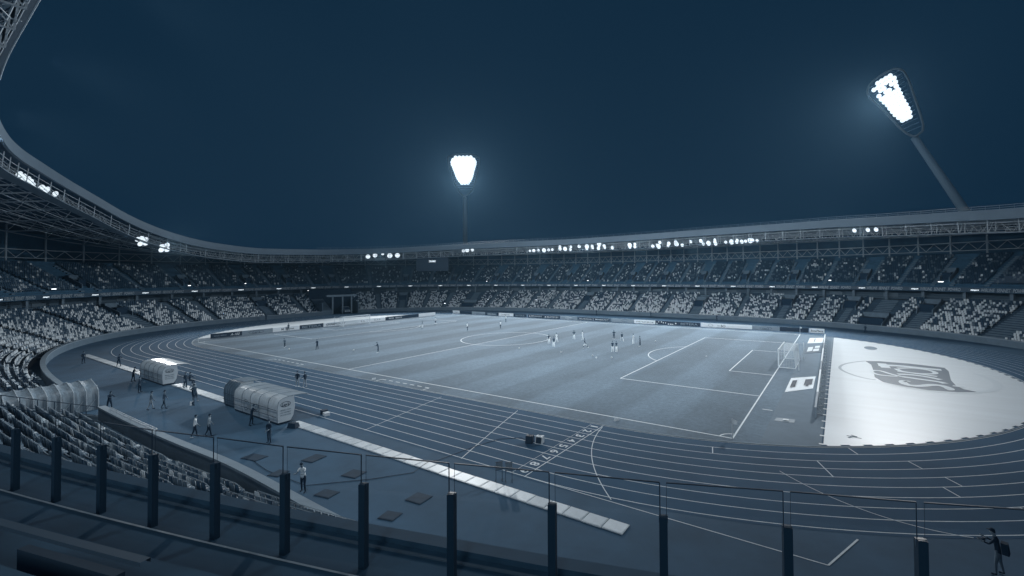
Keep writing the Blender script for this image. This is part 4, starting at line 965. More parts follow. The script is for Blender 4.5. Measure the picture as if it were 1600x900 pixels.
# small lit spots: concourse lamps seen as points
PT = emit('small_lamp', 3.0, 1.0, (.9, .95, 1, 1))
pts = [(292.3, 15, 10.9, .5), (268.8, 15.2, 10.9, .3), (254.7, 9, 4.5, .25), (256.5, 15.1, 11.2, .2), (199.3, 4, 2.4, .3), (187.5, 15, 10.8, .2), (184, 7, 3.8, .22), (164.5, 7, 3.8, .22), (147.6, 15.2, 11.0, .3), (72.5, 15.3, 11.1, .3), (52.5, 15.3, 10.9, .5), (66, 16.0, 5.5, .25), (239.5, 14.2, 8.2, .3), (237.2, 14.2, 8.3, .4)]
lb = ['small bright lamp above the ribbon at the far left', 'small bright lamp above the ribbon left of the gate', 'small round lamp low in the tier left of the gate', 'tiny lamp on the ribbon left of the gate', 'small lamp in the dark doorway left of the screen', 'tiny lamp above the ribbon under the screen', 'small lamp on the lower tier right of the dark doorway', 'small lamp low in the far tier left of centre',
      'small lamp above the ribbon beyond the halfway line', 'small bright lamp above the ribbon over the right goal', 'bright oblong lamp above the ribbon at the right', 'small lamp in the stair passage over the printed cover', 'left lamp strip under the ribbon over the gate', 'right lamp strip under the ribbon over the gate']
for (s, D, z, w_), l in zip(pts, lb):
    n = N2(s); mb = MB(); mb.mi = 0; mb.obox((0, 0), (-n[1], n[0]), w_, .06, -.07, .07); mb.mi = 1; mb.obox((n[0]*.1, n[1]*.1), (-n[1], n[0]), w_+.05, .04, -.1, .1)
    mb.build('wall_lamp', [PT, DARK2], loc=P3(s, D, z), label=l, cat='lamp')

# ================================================================== floodlight masts
MP = mat('mast_paint', (.14, .24, .34, 1), .6)
def mast(base, neck, outline, rows, ncol, label, y_tilt, lamp_r):
    e = empty('floodlight_mast', base, label=label, cat='floodlight mast'); ei = e.matrix_basis.inverted()
    def b(mb, name, m, par=None): o = mb.build(name, m, par or e); o.matrix_parent_inverse = ei; return o
    mb = MB(); mb.cyl(base, neck, 1.7, .85, 20); o = b(mb, 'pole', MP); o.data.shade_smooth()
    P = [Vector(p) for p in outline]; Q = []
    for i in range(len(P)):
        a, c = P[i], P[(i+1) % len(P)]; Q += [a*.78+c*.22, a*.22+c*.78]
    for off in (0,):
        mb = MB(); mb.tube([q+Vector((0, off, 0)) for q in Q]+[Q[0]+Vector((0, off, 0))], .27, 8); b(mb, 'head_frame', mat('mast_head_paint', .40, .6))
    return e, b
def head_rows(b, L0, R0_, L1, R1_, n, k, face, lamp_r, skip=()):
    """n rungs between left/right edge lines, k lamps on each"""
    for i in range(n):
        t = i/(n-1.); a = Vector(L0).lerp(Vector(L1), t); c = Vector(R0_).lerp(Vector(R1_), t)
        mb = MB(); mb.beam(a, c, .14); b(mb, 'crossbar', MP)
        if k[i] <= 0: continue
        for j in range(k[i]):
            if lamp_r < .7 and (i, j) in ((0, 0), (2, 3), (3, 1), (3, 4), (2, 0)): continue      # lamps that are switched off
            u = (j+.5)/k[i]*skip[i]; p = a.lerp(c, u+ (skip_off[i])) ; d = face
            mb = MB(); mb.cyl(p-d*.1, p+d*.25, lamp_r*.8, lamp_r, 10); b(mb, 'lamp', LAMP)
yr = lambda x: 74.0-(x-74)*.35
OUT_R = [(67.3, yr(67.3), 63.5), (68.2, yr(68.2), 66.4), (70.9, yr(70.9), 67.9), (74.1, yr(74.1), 68.5), (76.0, yr(76), 66.5), (78.3, yr(78.3), 56.4), (79.5, yr(79.5), 50.2), (77.6, yr(77.6), 48.6), (75.4, yr(75.4), 50.4), (70.5, yr(70.5), 58.8)]
dlow, dneck = Vector((89.5, 87, 30.57)), Vector((77.7, 75.2, 49.2)); u = (dlow-dneck).normalized(); base = dlow+u*((0-dlow.z)/u.z)
mr, bR = mast(tuple(base), tuple(dneck), OUT_R, 0, 0, 'leaning floodlight mast at the right with open racket-shaped head', 0, .55)
face = Vector((-.35, -.86, -.38)).normalized()
n = 15; skip = [.66, .80, .76, .74, .76, .74, .72, .74, .76, .76, .74, .62, 0, 0, 0]; skip_off = [.10, .03, .05, .04, .03, .05, .07, .06, .06, .07, .10, .16, 0, 0, 0]
kk = [5, 6, 6, 6, 6, 6, 5, 5, 5, 5, 4, 3, 0, 0, 0]
head_rows(bR, (67.9, yr(67.9), 65.0), (74.9, yr(74.9), 67.6), (75.9, yr(75.9), 50.4), (78.7, yr(78.7), 51.2), n, kk, face, .62, skip)
OUT_C = [(-91.5, 66.4), (-88.5, 67.9), (-84.3, 68.3), (-80.0, 67.6), (-77.3, 65.4), (-80.2, 51.6), (-83.9, 48.6), (-87.0, 51.6)]
OUT_C = [(x, 70+(x+84.3)*.5, z) for x, z in OUT_C]
dlow, dneck = Vector((-100.88, 87, 29.51)), Vector((-83.9, 70.2, 48.4)); u = (dlow-dneck).normalized(); base = dlow+u*((0-dlow.z)/u.z)
mc, bC = mast(tuple(base), tuple(dneck), OUT_C, 0, 0, 'far floodlight mast standing behind the far left bend, its head fully lit', 0, .5)
face = Vector((.68, -.62, -.38)).normalized(); skip = [.58, .76, .86, .88, .86, .84, .82, .80, .78, .74, .66, .5, 0, 0, 0]; skip_off = [(1-q)/2 for q in skip]; kk = [5, 7, 8, 8, 7, 7, 6, 6, 6, 5, 4, 3, 0, 0, 0]
yc_ = lambda x: 70+(x+84.3)*.5
head_rows(bC, (-91.2, yc_(-91.2), 66.6), (-77.8, yc_(-77.8), 66.4), (-86.6, yc_(-86.6), 51.8), (-80.8, yc_(-80.8), 51.8), 15, kk, face, .86, skip)

# ================================================================== shelters, booth, players' tunnel
def shelter(x0, x1, y, label, roof_v, logo=True, skinv=.78, h=2.35, depth=1.4, over=1.3):
    e = empty('team_shelter', ((x0+x1)/2, y, 0), label=label, cat='shelter'); hl = (x1-x0)/2
    prof = [(0, .18), (-.04, .7), (-.05, 1.3), (-.03, 1.7), (.04, 1.98), (.20, 2.18), (.42, h-.06), (.85, h)]
    can = [(.85, h), (1.4, h+.01), (2.0, h-.03), (depth+over-.3, h-.1), (depth+over, h-.17)]
    SK = mat('shelter_skin_%d' % int(skinv*100), skinv, .3, noise=.22, scale=1.1, spec=.6)
    RF = mat('shelter_roof_%d' % int(roof_v*100), roof_v, .25, noise=.15, scale=1.5, spec=.7)
    k = 5; xs = np.linspace(-hl, hl, k+1)
    for i in range(k):   # the skin is made of separate curved sheets
        mb = MB(); a, b_ = xs[i]+.015, xs[i+1]-.015
        mb.strip([(a, p, z) for p, z in prof], [(b_, p, z) for p, z in prof]); o = mb.build('back_sheet', SK, e, smooth=True)
        mb = MB(); mb.strip([(a, p, z) for p, z in can], [(b_, p, z) for p, z in can]); mb.strip([(b_, p, z-.03) for p, z in can], [(a, p, z-.03) for p, z in can]); mb.build('canopy_sheet', RF, e, smooth=True)
    for x in xs:
        mb = MB(); P = [(x, p, z+.01) for p, z in prof[::-1]][::-1]+[(x, p, z+.01) for p, z in can[1:]]; mb.tube([(a, b_-.02, c) for a, b_, c in P], .022, 5); mb.build('rib', STEEL, e)
    for z in (.72, 1.32): mb = MB(); mb.beam((-hl, -.15, z), (hl, -.15, z), .03); mb.build('cross_rail', DARK2, e)
    for sx in (-1, 1):
        W_ = [(sx*hl, p, z) for p, z in prof]+[(sx*hl, depth-.1, h-.06), (sx*hl, depth, h*.6), (sx*hl, depth-.15, .6), (sx*hl, depth-.4, .18)]
        if sx < 0: W_ = W_[::-1]
        mb = MB(); mb.poly(W_[::-1]); mb.poly([(x-sx*.03, y_, z) for x, y_, z in W_]); mb.build('end_wall', mat('shelter_end', .80, .4), e)
    if logo:
        mb = MB(); oval_ring(mb, (hl+.012, .60, 1.72), (0, 1, 0), (0, 0, 1), .42, .24, .04); mb.build('logo_ring', TXD, e)
        o = put_text("Lay's", TXD, None, (hl+.014, .60, 1.72), (0, 1, 0), (0, 0, 1), .27, .62, shear=.3, bold=.02); o.parent = e
        for i, t in enumerate(('MINSK CHIPS', 'OF THE BEST', 'POTATOES')):
            o = put_text(t, TXG, None, (hl+.014, .62, 1.22-.22*i), (0, 1, 0), (0, 0, 1), .12, .86, bold=.02); o.parent = e
        for cx, rr in ((-hl*.35, .55), (hl*.15, .42)):   # printed rings on the back
            mb = MB()
            for q in (rr, rr*.6): oval_ring(mb, (cx, -.155, 1.02), (-1, 0, 0), (0, 0, 1), q, q*.95, .07)
            mb.build('printed_ring', TXG, e)
    mb = MB(); mb.box(-hl+.05, hl-.05, 0, depth-.3, .04, .18); mb.build('floor_frame', DARK, e)
    n = int((x1-x0)/.62)
    sm = MB(); sm.box(-.22, .22, .35, .75, .55, .62); sm.hexa([(-.22, .3, .6), (.22, .3, .6), (.22, .38, .6), (-.22, .38, .6), (-.2, .18, 1.15), (.2, .18, 1.15), (.2, .26, 1.15), (-.2, .26, 1.15)]); sm.box(-.04, .04, .5, .6, .18, .55); sm = sm.mesh('seat', DARK2)
    for i in range(n): link('seat', sm, e, (-hl+.4+i*.62, 0, 0))
    return e
shelter(8.5, 17.1, -50.7, 'largest team shelter, grey curved skin with printed rings and a logo on its end wall', .66)
shelter(-19.0, -11.0, -50.7, 'farther team shelter with a bright white roof and a logo on its end wall', 1.0)
e = shelter(5.4, 8.0, -50.4, 'small glazed booth touching the left end of the largest shelter', .62, False, .26, 2.5, 1.6, .9)
# fabric tunnel from the stand to the apron
tn = empty('players_tunnel', (-7.2, -61.5, 0), label='pale fabric tunnel on hoops leading from the near stand to the apron', cat='tunnel')
FAB = mat('tunnel_fabric', .50, .5, noise=.35, scale=2.2, stretch=(1, 2.2, .25))
pr = [(-2.9, 0.0), (-2.85, 1.2), (-2.7, 1.9), (-2.0, 2.2), (0, 2.62), (2.0, 2.2), (2.7, 1.9), (2.85, 1.2), (2.9, 0.0)]
ys = np.linspace(4.1, -6.6, 14)
for i in range(13):
    a, b_ = ys[i]-.04, ys[i+1]+.04; m_ = (a+b_)/2
    mb = MB(); n = 5
    rows = []
    for y_ in (a, m_+(a-m_)*.4, m_, m_+(b_-m_)*.4, b_):
        sag = .045*(1-((y_-m_)/((a-b_)/2))**2)
        rows.append([(x*(1-sag*.5)+random.uniform(-.03, .03), y_, max(0, z*(1-sag*.45))+random.uniform(-.02, .02)*(z > .1)) for x, z in pr])
    for p_, q_ in zip(rows[:-1], rows[1:]): mb.strip(p_, q_)
    mb.build('fabric_panel', FAB, tn, smooth=True)
for y_ in ys: mb = MB(); mb.tube([(x*1.02, y_, z*1.02) for x, z in pr], .045, 6); mb.build('hoop', mat('hoop_paint', .70, .4), tn)
for sx in (-1, 1):
    for i in range(0, 13):
        mb = MB(); mb.beam((sx*2.78, ys[i], 1.3), (sx*2.98, ys[i+1], .05), .03); mb.build('side_strap', mat('hoop_paint', .85), tn)
# railing on the near wall in front of the tunnel
rl = empty('wall_railing', (0, -58.3, 1.2), label='dark railing with thin posts on the near wall beside the fabric tunnel', cat='railing'); rli = rl.matrix_basis.inverted()
rp_ = [(0.45+.0*t, -58.15-6.6*t, .15+2.9*t) for t in np.linspace(0, 1.15, 9)]
for h_ in (.12, .92): mb = MB(); mb.tube([(x, y, z+h_) for x, y, z in rp_], .035, 6); o = mb.build('rail', DARK2, rl); o.matrix_parent_inverse = rli
for x, y, z in rp_: mb = MB(); mb.beam((x, y, z), (x, y, z+.92), .05); o = mb.build('baluster', DARK2, rl); o.matrix_parent_inverse = rli
mb = MB(); mb.hexa([(.3, -58.1, 0), (.6, -58.1, 0), (.6, -66, 0), (.3, -66, 0), (.3, -58.1, .2), (.6, -58.1, .2), (.6, -66, 3.6), (.3, -66, 3.6)]); o = mb.build('side_wall', STR, rl); o.matrix_parent_inverse = rli
mb = MB(); mb.tube([P3(s, .1, 1.45) for s in np.linspace(382, 393.5, 10)], .03, 6); mb.tube([P3(s, .1, 1.30) for s in np.linspace(382, 393.5, 10)], .02, 6)
for s in np.linspace(382, 393.5, 7): mb.beam(P3(s, .1, 1.24), P3(s, .1, 1.45), .03)
mb.build('wall_top_rail', mat('hoop_paint', .85), label='short bright metal rail on top of the near wall right of the tunnel', cat='railing')


# ================================================================== people
SKIN = mat('skin', .52, .6); HAIR = mat('hair', .05, .8)
CL = {'w': mat('cloth_white', 1.0, .8), 'l': mat('cloth_pale', .60, .8), 'g': mat('cloth_grey', .36, .8), 'd': mat('cloth_dark', .04, .8), 's': mat('cloth_slate', .16, .8)}
def person_mesh(pose, top, bottom, sock, shoe, sleeve):
    """one continuous body grown from a posed skeleton; returns mesh, head centre and facing tilt"""
    V, E, R, K = [], [], [], []
    def add(p, r, par, kind):
        V.append(Vector(p)); R.append(r); K.append(kind)
        if par is not None: E.append((par, len(V)-1))
        return len(V)-1
    lean = math.radians(pose.get('lean', 4)); drop = pose.get('drop', 0.0); hz = .93-drop
    F = lambda d, a: Vector((0, math.sin(a)*d, math.cos(a)*d))     # along the spine: y is forward
    pel = Vector((0, 0, hz)); root = add(pel, (.145, .11), None, 'b')
    sp = add(pel+F(.20, lean*.6), (.135, .10), root, 't'); ch = add(V[sp]+F(.22, lean), (.155, .11), sp, 't')
    nb = add(V[ch]+F(.15, lean), (.075, .07), ch, 't'); hl = math.radians(pose.get('head', 0))+lean*.5
    nk = add(V[nb]+F(.07, hl), (.055, .055), nb, 'h'); h1 = add(V[nk]+F(.09, hl)+Vector((0, .015, 0)), (.078, .092), nk, 'h'); h2 = add(V[h1]+F(.11, hl), (.07, .085), h1, 'h')
    tw = pose.get('twist', 0)
    for i, sx in enumerate((-1, 1)):
        # legs: thigh and knee angles, forward positive
        th, kn, ab = pose['legs'][i]; th, kn = math.radians(th), math.radians(kn); ab = math.radians(ab)
        hip = add(pel+Vector((sx*.09, 0, -.06)), (.098, .098), root, 'b')
        d = Vector((sx*math.sin(ab), math.sin(th), -math.cos(th)*math.cos(ab))).normalized()
        mid = add(V[hip]+d*.22, (.082, .085), hip, 'b'); knee = add(V[hip]+d*.43, (.058, .062), mid, 'k')
        a2 = th-kn; d2 = Vector((sx*math.sin(ab)*.8, math.sin(a2), -math.cos(a2)*math.cos(ab))).normalized()
        calf = add(V[knee]+d2*.17, (.056, .060), knee, 'c'); ank = add(V[knee]+d2*.39, (.036, .040), calf, 'c')
        ft = Vector((sx*.03, math.cos(a2*.6), math.sin(a2)*.25-.12)).normalized()
        hl_ = add(V[ank]+Vector((0, -.02, -.035)), (.042, .045), ank, 'f'); add(V[ank]+ft*.17+Vector((0, 0, -.035)), (.042, .028), hl_, 'f')
        # arms: swing forward, spread, elbow bend
        sw, spd, el = [math.radians(q) for q in pose['arms'][i]]
        sh = add(V[ch]+F(.085, lean)+Vector((sx*.175, 0, 0)), (.060, .062), ch, 't')
        d = Vector((sx*math.sin(spd), math.sin(sw)*math.cos(spd), -math.cos(sw)*math.cos(spd))).normalized()
        up = add(V[sh]+d*.14, (.050, .052), sh, 't'); elb = add(V[sh]+d*.28, (.038, .04), up, 'a')
        s2 = sw+el; d2 = Vector((sx*math.sin(spd)*.35-sx*.12*min(1, el), math.sin(s2), -math.cos(s2))).normalized()
        fa = add(V[elb]+d2*.12, (.036, .038), elb, 'a'); wr = add(V[elb]+d2*.24, (.025, .028), fa, 'H')
        palm = add(V[wr]+d2*.06, (.016, .036), wr, 'H')
        side = Vector((0, 1, 0)) if abs(d2.y) < .8 else Vector((0, 0, 1)); side = (side-d2*side.dot(d2)).normalized()
        curl = Vector((-sx, 0, 0))
        for j, ln in enumerate((.062, .072, .066, .050)):
            b = add(V[palm]+side*(.027-.018*j)+d2*.035, (.009, .009), palm, 'H'); m_ = add(V[b]+d2*ln*.5+curl*.006, (.008, .008), b, 'H'); add(V[m_]+d2*ln*.38+curl*.02, (.007, .007), m_, 'H')
        tb = add(V[wr]+side*.030+d2*.03, (.011, .011), wr, 'H'); add(V[tb]+side*.022+d2*.035+curl*.01, (.009, .009), tb, 'H')
    me = bpy.data.meshes.new('person_skeleton'); me.from_pydata([tuple(v) for v in V], E, []); o = bpy.data.objects.new('tmp', me); C.objects.link(o)
    o.modifiers.new('Skin', 'SKIN'); o.modifiers['Skin'].use_smooth_shade = True
    sv = me.skin_vertices[0].data
    for i, r in enumerate(R): sv[i].radius = r; sv[i].use_root = (i == 0)
    sd = o.modifiers.new('Sub', 'SUBSURF'); sd.levels = 1; sd.render_levels = 1
    bpy.context.view_layer.update()
    out = bpy.data.meshes.new_from_object(o.evaluated_get(bpy.context.evaluated_depsgraph_get())); bpy.data.objects.remove(o)
    out.name = 'body'; out.materials.clear()
    hc = (V[h1]+V[h2])/2
    # face relief: nose forward, ears to the sides, brow hollow
    for v in out.vertices:
        q = v.co-hc
        if q.length < .2:
            if q.y > .05 and abs(q.x) < .022 and -.045 < q.z < .02: v.co.y += .022
            if abs(q.x) > .055 and abs(q.y) < .03 and abs(q.z) < .035: v.co.x += .012*(1 if q.x > 0 else -1)
            if q.y > .05 and .022 < abs(q.x) < .05 and 0 < q.z < .035: v.co.y -= .008
    mats = [SKIN, CL[top], CL[bottom], CL[sock], CL[shoe], HAIR]
    for m in mats: out.materials.append(m)
    # nearest bone decides the cloth
    segs = [(V[a], V[b], K[b]) for a, b in E]; A = np.array([list(a) for a, b, k in segs]); B = np.array([list(b) for a, b, k in segs]); AB = B-A; LL = (AB**2).sum(1)+1e-9
    rad = np.array([max(R[b]) for a, b in E])
    for p in out.polygons:
        c = np.array(p.center); t = np.clip(((c-A)*AB).sum(1)/LL, 0, 1); dd = np.linalg.norm(c-(A+AB*t[:, None]), axis=1)-rad*.8; i = int(dd.argmin()); k = segs[i][2]
        if k == 't': mi = 1
        elif k == 'b': mi = 2
        elif k == 'a': mi = 1 if sleeve else 0
        elif k == 'k': mi = 2
        elif k == 'c': mi = 3
        elif k == 'f': mi = 4
        else: mi = 0
        p.material_index = mi
    for p in out.polygons: p.use_smooth = True
    lo = min(v.co.z for v in out.vertices)
    for v in out.vertices: v.co.z -= lo
    hc = hc-Vector((0, 0, lo)); return out, hc
def hair_mesh(hc, cap=False):
    mb = MB(); n = 10; rows = []
    for i in range(6):
        a = math.pi*.56*i/5; rr = .098*math.sin(a)+.001
        rows.append([(hc.x+rr*.92*math.cos(t), hc.y-.008+rr*1.08*math.sin(t), hc.z+.02+.115*math.cos(a)-(.03 if math.sin(t) < 0 else -.012)*(i/5)) for t in np.linspace(0, 2*math.pi, n+1)])
    for a, b in zip(rows[:-1], rows[1:]): mb.strip(a, b)
    if cap: mb.hexa([(hc.x-.06, hc.y+.07, hc.z+.045), (hc.x+.06, hc.y+.07, hc.z+.045), (hc.x+.05, hc.y+.17, hc.z+.03), (hc.x-.05, hc.y+.17, hc.z+.03), (hc.x-.06, hc.y+.07, hc.z+.055), (hc.x+.06, hc.y+.07, hc.z+.055), (hc.x+.05, hc.y+.17, hc.z+.038), (hc.x-.05, hc.y+.17, hc.z+.038)])
    return mb
POSE = {
 'stand': dict(lean=2, legs=[(3, 4, 4), (-2, 3, 4)], arms=[(4, 9, 15), (2, 10, 12)]),
 'stand2': dict(lean=3, legs=[(8, 10, 7), (-3, 4, 5)], arms=[(10, 14, 60), (-2, 10, 20)]),
 'hips': dict(lean=0, legs=[(5, 4, 8), (-5, 2, 8)], arms=[(-15, 38, 75), (-15, 38, 75)]),
 'walk': dict(lean=6, legs=[(14, 6, 3), (-12, 12, 3)], arms=[(-12, 8, 10), (12, 8, 22)]),
 'walk2': dict(lean=5, legs=[(-10, 14, 3), (13, 4, 3)], arms=[(10, 8, 20), (-10, 9, 10)]),
 'run': dict(lean=14, legs=[(48, 60, 4), (-32, 30, 4)], arms=[(-42, 14, 75), (40, 14, 85)]),
 'stride': dict(lean=10, legs=[(38, 10, 14), (-38, 14, 14)], arms=[(-20, 24, 30), (28, 20, 40)]),
 'sit': dict(lean=8, drop=.42, legs=[(80, 78, 8), (82, 84, 8)], arms=[(28, 14, 55), (30, 14, 50)]),
 'hold': dict(lean=12, legs=[(10, 12, 6), (-6, 6, 6)], arms=[(38, 12, 62), (34, 12, 70)], head=12),
 'carry': dict(lean=16, legs=[(20, 18, 6), (-16, 18, 6)], arms=[(40, 16, 50), (12, 18, 70)], head=10),
}
MC_ = {}
def person(x, y, rz, pose, top, bottom, sock, shoe, label, sleeve=True, z=0.0, h=1.0, cap=False, group=None, item=None):
    k = (pose, top, bottom, sock, shoe, sleeve)
    if k not in MC_: MC_[k] = person_mesh(POSE[pose], top, bottom, sock, shoe, sleeve)
    me, hc = MC_[k]
    e = empty('person', (x, y, z), math.radians(rz)-math.pi/2, label=label, cat='person', group=group)
    o = link('body', me, e); h_ = hair_mesh(hc, cap).build('cap' if cap else 'hair', HAIR if not cap else CL['d'], e, smooth=True)
    e.scale = (h, h, h)
    return e
# on the pitch
W = 0.009
P_ = [
 (-29.2, -28.7, -60, 'run', 'g', 'd', 'd', 'w', 'leftmost player on the pitch, running in a grey top', False),
 (-21.5, -26.9, 200, 'stand2', 'd', 'd', 'd', 'd', 'man in dark tracksuit second from the left on the pitch', True),
 (-8.5, -23.6, -120, 'hold', 'd', 'd', 's', 'w', 'man in a dark jacket with white shoes near the halfway line', True),
 (-30.4, 3.5, -80, 'stand', 'l', 'w', 'w', 'd', 'nearer player of the pair in white near the left penalty arc', False),
 (-34.3, 11.0, -70, 'stand2', 'w', 'd', 'w', 'd', 'farther player of the pair in white near the left penalty arc', False),
 (-17.3, 6.0, -90, 'walk', 'w', 'd', 's', 'd', 'lone player in a white top left of the centre circle', False),
 (-12.6, 12.6, -100, 'stand2', 'w', 'd', 'g', 'd', 'nearer player in a white top on the far left of the centre circle', False),
 (-21.0, 24.4, -90, 'stand', 'w', 'g', 'g', 'd', 'farthest small player in white beyond the centre circle', False),
 (12.0, -1.6, -60, 'stand2', 'd', 'w', 'w', 'w', 'left player of the pair at the right edge of the centre circle', False),
 (12.3, .6, -100, 'walk2', 'w', 'w', 'w', 'w', 'player in white half hidden behind the pair at the centre circle', False),
 (14.9, -4.2, 120, 'stand', 's', 'w', 'w', 'w', 'right player of the pair at the right edge of the centre circle', False),
 (13.2, 5.6, -70, 'hips', 's', 'w', 'w', 'w', 'player with dark sleeves and long white trousers right of the centre circle', True),
 (15.2, 5.7, -130, 'walk', 'w', 'w', 'w', 'w', 'player all in white with raised hand right of the centre circle', False),
 (20.7, -2.7, -160, 'run', 'd', 'w', 's', 'w', 'player sprinting in dark top and white shorts in midfield', False),
 (20.4, 9.4, -80, 'hips', 'd', 'd', 'd', 'w', 'person all in dark with white shoes, farthest of the right group', True),
 (22.9, 7.9, -60, 'stride', 'd', 'w', 'w', 'w', 'player with legs spread wide in dark top and white shorts', False),
 (26.2, 6.0, 170, 'stand', 'w', 'w', 'w', 'w', 'player in a white bib next to the rightmost player', False),
 (28.5, 3.8, 200, 'stand2', 'd', 'd', 's', 'w', 'rightmost player in the group, dark top and white shoes', False),
 (26.7, -3.8, -80, 'stand', 'd', 'w', 'w', 'w', 'left player of the nearest pair in dark tops and white shorts', False),
 (27.3, -3.5, -100, 'stand2', 'd', 'w', 'w', 'w', 'right player of the nearest pair in dark tops and white shorts', False),
]
for x, y, rz, po, a, b, c, d, l, sl in P_: person(x, y, rz, po, a, b, c, d, l, sl, W)
Q_ = [
 (4.0, -42.7, -40, 'stand', 'd', 'l', 'l', 'w', 'left person of the pair in dark jackets standing on the lanes', 0),
 (5.1, -42.4, 200, 'stand2', 'd', 'l', 'l', 'w', 'right person of the pair in dark jackets standing on the lanes', 0),
 (-40.9, -51.8, 20, 'stand', 'd', 'd', 'd', 'd', 'dark clad steward at the far end of the tile path', 0),
 (-32.4, -49.8, 10, 'hold', 'd', 'd', 'd', 'd', 'dark clad steward standing on the tile path beyond the white roofed shelter', 1),
 (-9.2, -53.2, 60, 'stand2', 'd', 'd', 'd', 'd', 'tall man in dark behind the back of the white roofed shelter', 0),
 (-17.4, -51.8, 60, 'hold', 'd', 'd', 'd', 'd', 'man in dark at the left back corner of the white roofed shelter', 0),
 (.7, -54.8, 70, 'walk', 'g', 'l', 'l', 'd', 'person in pale trousers walking towards the white roofed shelter', 0),
 (1.4, -54.0, 60, 'walk2', 's', 's', 's', 'd', 'person in grey just behind the one in pale trousers', 0),
 (-7.3, -49.7, 30, 'stand', 'd', 'd', 'd', 'd', 'dark figure on the tile path right of the white roofed shelter', 0),
 (-9.0, -48.8, 40, 'sit', 'd', 'd', 'd', 'w', 'person sitting at the open side of the white roofed shelter', 0),
 (-1.0, -50.9, -30, 'carry', 'l', 'd', 'd', 'd', 'man in a pale shirt leaning forward between the two shelters', 0),
 (1.0, -51.4, 190, 'hold', 's', 's', 'g', 'w', 'person in grey carrying something beside the leaning man', 0),
 (14.2, -55.6, 75, 'walk', 'w', 'd', 'd', 'w', 'left walker of two in white shirts and dark trousers on the apron', 0),
 (14.9, -54.9, 70, 'walk2', 'l', 'd', 'd', 'd', 'right walker of two in white shirts, with a dark bag', 0),
 (21.0, -53.1, -70, 'stand2', 'd', 's', 'd', 'd', 'man in dark standing behind the largest shelter', 1),
 (15.0, -51.9, 60, 'hold', 'd', 'd', 'd', 'd', 'dark figure leaning against the back of the largest shelter', 0),
 (31.7, -55.9, -60, 'hold', 'w', 'd', 'd', 'd', 'man in a white short sleeved shirt standing among the dark mats', 0),
 (-3.0, -56.9, 20, 'hold', 'd', 'd', 'd', 'd', 'man in dark tracksuit looking down beside the fabric tunnel', 0),
 (64.5, 42.2, -90, 'stand', 'd', 'd', 'd', 'd', 'steward in dark by the far wall beyond the printed cover', 0),
 (10.4, 54.7, -90, 'stand', 'd', 'd', 'd', 'd', 'steward in dark by the far wall right of the halfway line', 0),
 (30.6, 52.6, -90, 'stand2', 'd', 'd', 'd', 'd', 'steward in dark bending at the far wall, right of centre', 0),
 (-7.8, 53.5, -90, 'stand', 'd', 'd', 'd', 'd', 'steward in dark by the far wall left of the halfway line', 0),
 (-85.4, -34.7, 10, 'stand', 'd', 'd', 'd', 'd', 'dark steward near the left wall of the bowl', 0),
 (-90.5, -5.5, 0, 'stand', 'd', 'd', 'd', 'd', 'dark steward by the wall left of the service gate', 0),
 (-55.9, -15.5, 0, 'stand', 's', 'd', 's', 'w', 'dark figure standing before the white board behind the left goal', 0),
]
for x, y, rz, po, a, b, c, d, l, cp in Q_:
    person(x, y, rz, po, a, b, c, d, l, po != 'hold' or a != 'w', 0.005, 1.0, bool(cp))
# spectators low in the near stand
for s, r, t, l in ((356.4, 0, 'w', 'spectator in white sitting in the front row left of the fabric tunnel'), (358.2, 0, 'd', 'dark clad spectator sitting right of the one in white'), (359.2, 1, 'd', 'dark clad spectator in the second row left of the fabric tunnel'), (354.6, 1, 'd', 'dark clad spectator left of the one in white')):
    D, z = lowDZ(r); x, y = P2(s, D+.22); n = N2(s); person(x, y, math.degrees(math.atan2(-n[1], -n[0])), 'sit', t, 'd', 'd', 'd', l, True, z)
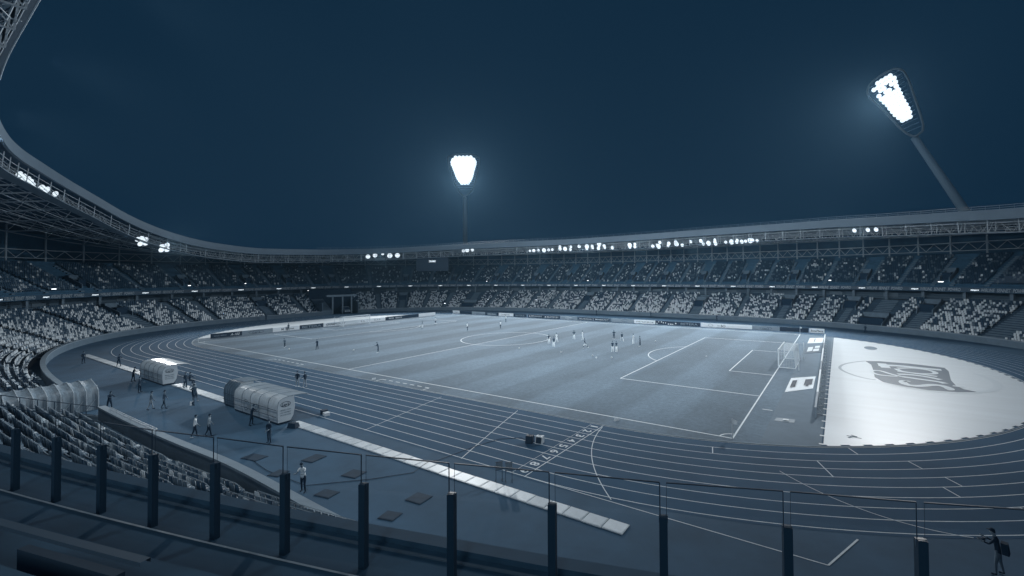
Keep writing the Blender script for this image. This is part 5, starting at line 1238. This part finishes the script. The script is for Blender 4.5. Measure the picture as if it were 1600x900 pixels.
# photographer at the lower right edge with camera, bag and a fan of papers
e = person(65.75, -44.5, 160, 'hold', 'd', 'g', 'g', 'd', 'photographer with a cap, backpack and camera at the bottom right edge', True, 0.0, 1.04, True)
mb = MB(); mb.hexa([(-.17, -.36, 1.0), (.17, -.36, 1.0), (.17, -.14, 1.0), (-.17, -.14, 1.0), (-.14, -.3, 1.46), (.14, -.3, 1.46), (.14, -.08, 1.46), (-.14, -.08, 1.46)]); mb.build('backpack', CL['d'], loc=tuple(e.location), rz=e.rotation_euler.z, label='dark backpack on the back of the photographer at the bottom right', cat='backpack')
mb = MB(); mb.box(-.09, .09, .42, .52, 1.22, 1.36); mb.cyl((0, .52, 1.29), (0, .68, 1.27), .05, .055, 12); mb.box(-.04, .04, .43, .5, 1.36, 1.40); mb.build('photo_camera', DARK, loc=tuple(e.location), rz=e.rotation_euler.z, label='dark camera held by the photographer at the bottom right', cat='camera')
# bag and kit beside the largest shelter
mb = MB(); mb.hexa([(-.45, -.25, 0), (.45, -.25, 0), (.45, .25, 0), (-.45, .25, 0), (-.36, -.18, .42), (.36, -.18, .42), (.36, .18, .42), (-.36, .18, .42)]); mb.tube([(-.25, 0, .42), (-.15, 0, .6), (.15, 0, .6), (.25, 0, .42)], .02, 5); mb.build('kit_bag', DARK, loc=(18.9, -50.3, 0), rz=.3, label='dark kit bag on the tiles at the right end of the largest shelter', cat='bag')
mb = MB(); mb.mi = 0; mb.box(-.45, .1, -.25, .25, .0, .4); mb.mi = 1; mb.box(.12, .75, -.22, .22, .0, .28); mb.build('kit_crate', [DARK, WHITE], loc=(17.6, -46.9, 0), rz=-.2, label='white and dark kit crate on the outer lane by the largest shelter', cat='crate')
mb = MB(); mb.cyl((0, 0, 0), (0, 0, .24), .035, .035, 8); mb.cyl((0, 0, .24), (0, 0, .28), .02, .02, 8); bm_ = mb.mesh('bottle', WHITE)
for x, y, l in ((-8.2, -49.6, 'left white bottle on the tiles by the white roofed shelter'), (-7.8, -49.5, 'right white bottle on the tiles by the white roofed shelter'), (2.7, -52.3, 'white bottle at the foot of the slim dark stand')):
    link('drink_bottle', bm_, None, (x, y, .06), label=l, cat='bottle', group='drink bottles by the shelters').scale = (2, 2, 1.4)

# ------------------------------------------------------------------ night haze in the floodlit bowl
def haze(density):
    m = bpy.data.materials.new('haze'); m.use_nodes = True; nt = m.node_tree; nt.nodes.clear()
    out = nt.nodes.new('ShaderNodeOutputMaterial'); v = nt.nodes.new('ShaderNodeVolumePrincipled')
    v.inputs['Color'].default_value = (.30, .56, .80, 1); v.inputs['Density'].default_value = density; v.inputs['Anisotropy'].default_value = .55
    nt.links.new(v.outputs[0], out.inputs['Volume'])
    mb = MB(); mb.box(-950, 950, -950, 950, -1.2, 75); mb.build('haze', m, kind='stuff')
haze(.00014)
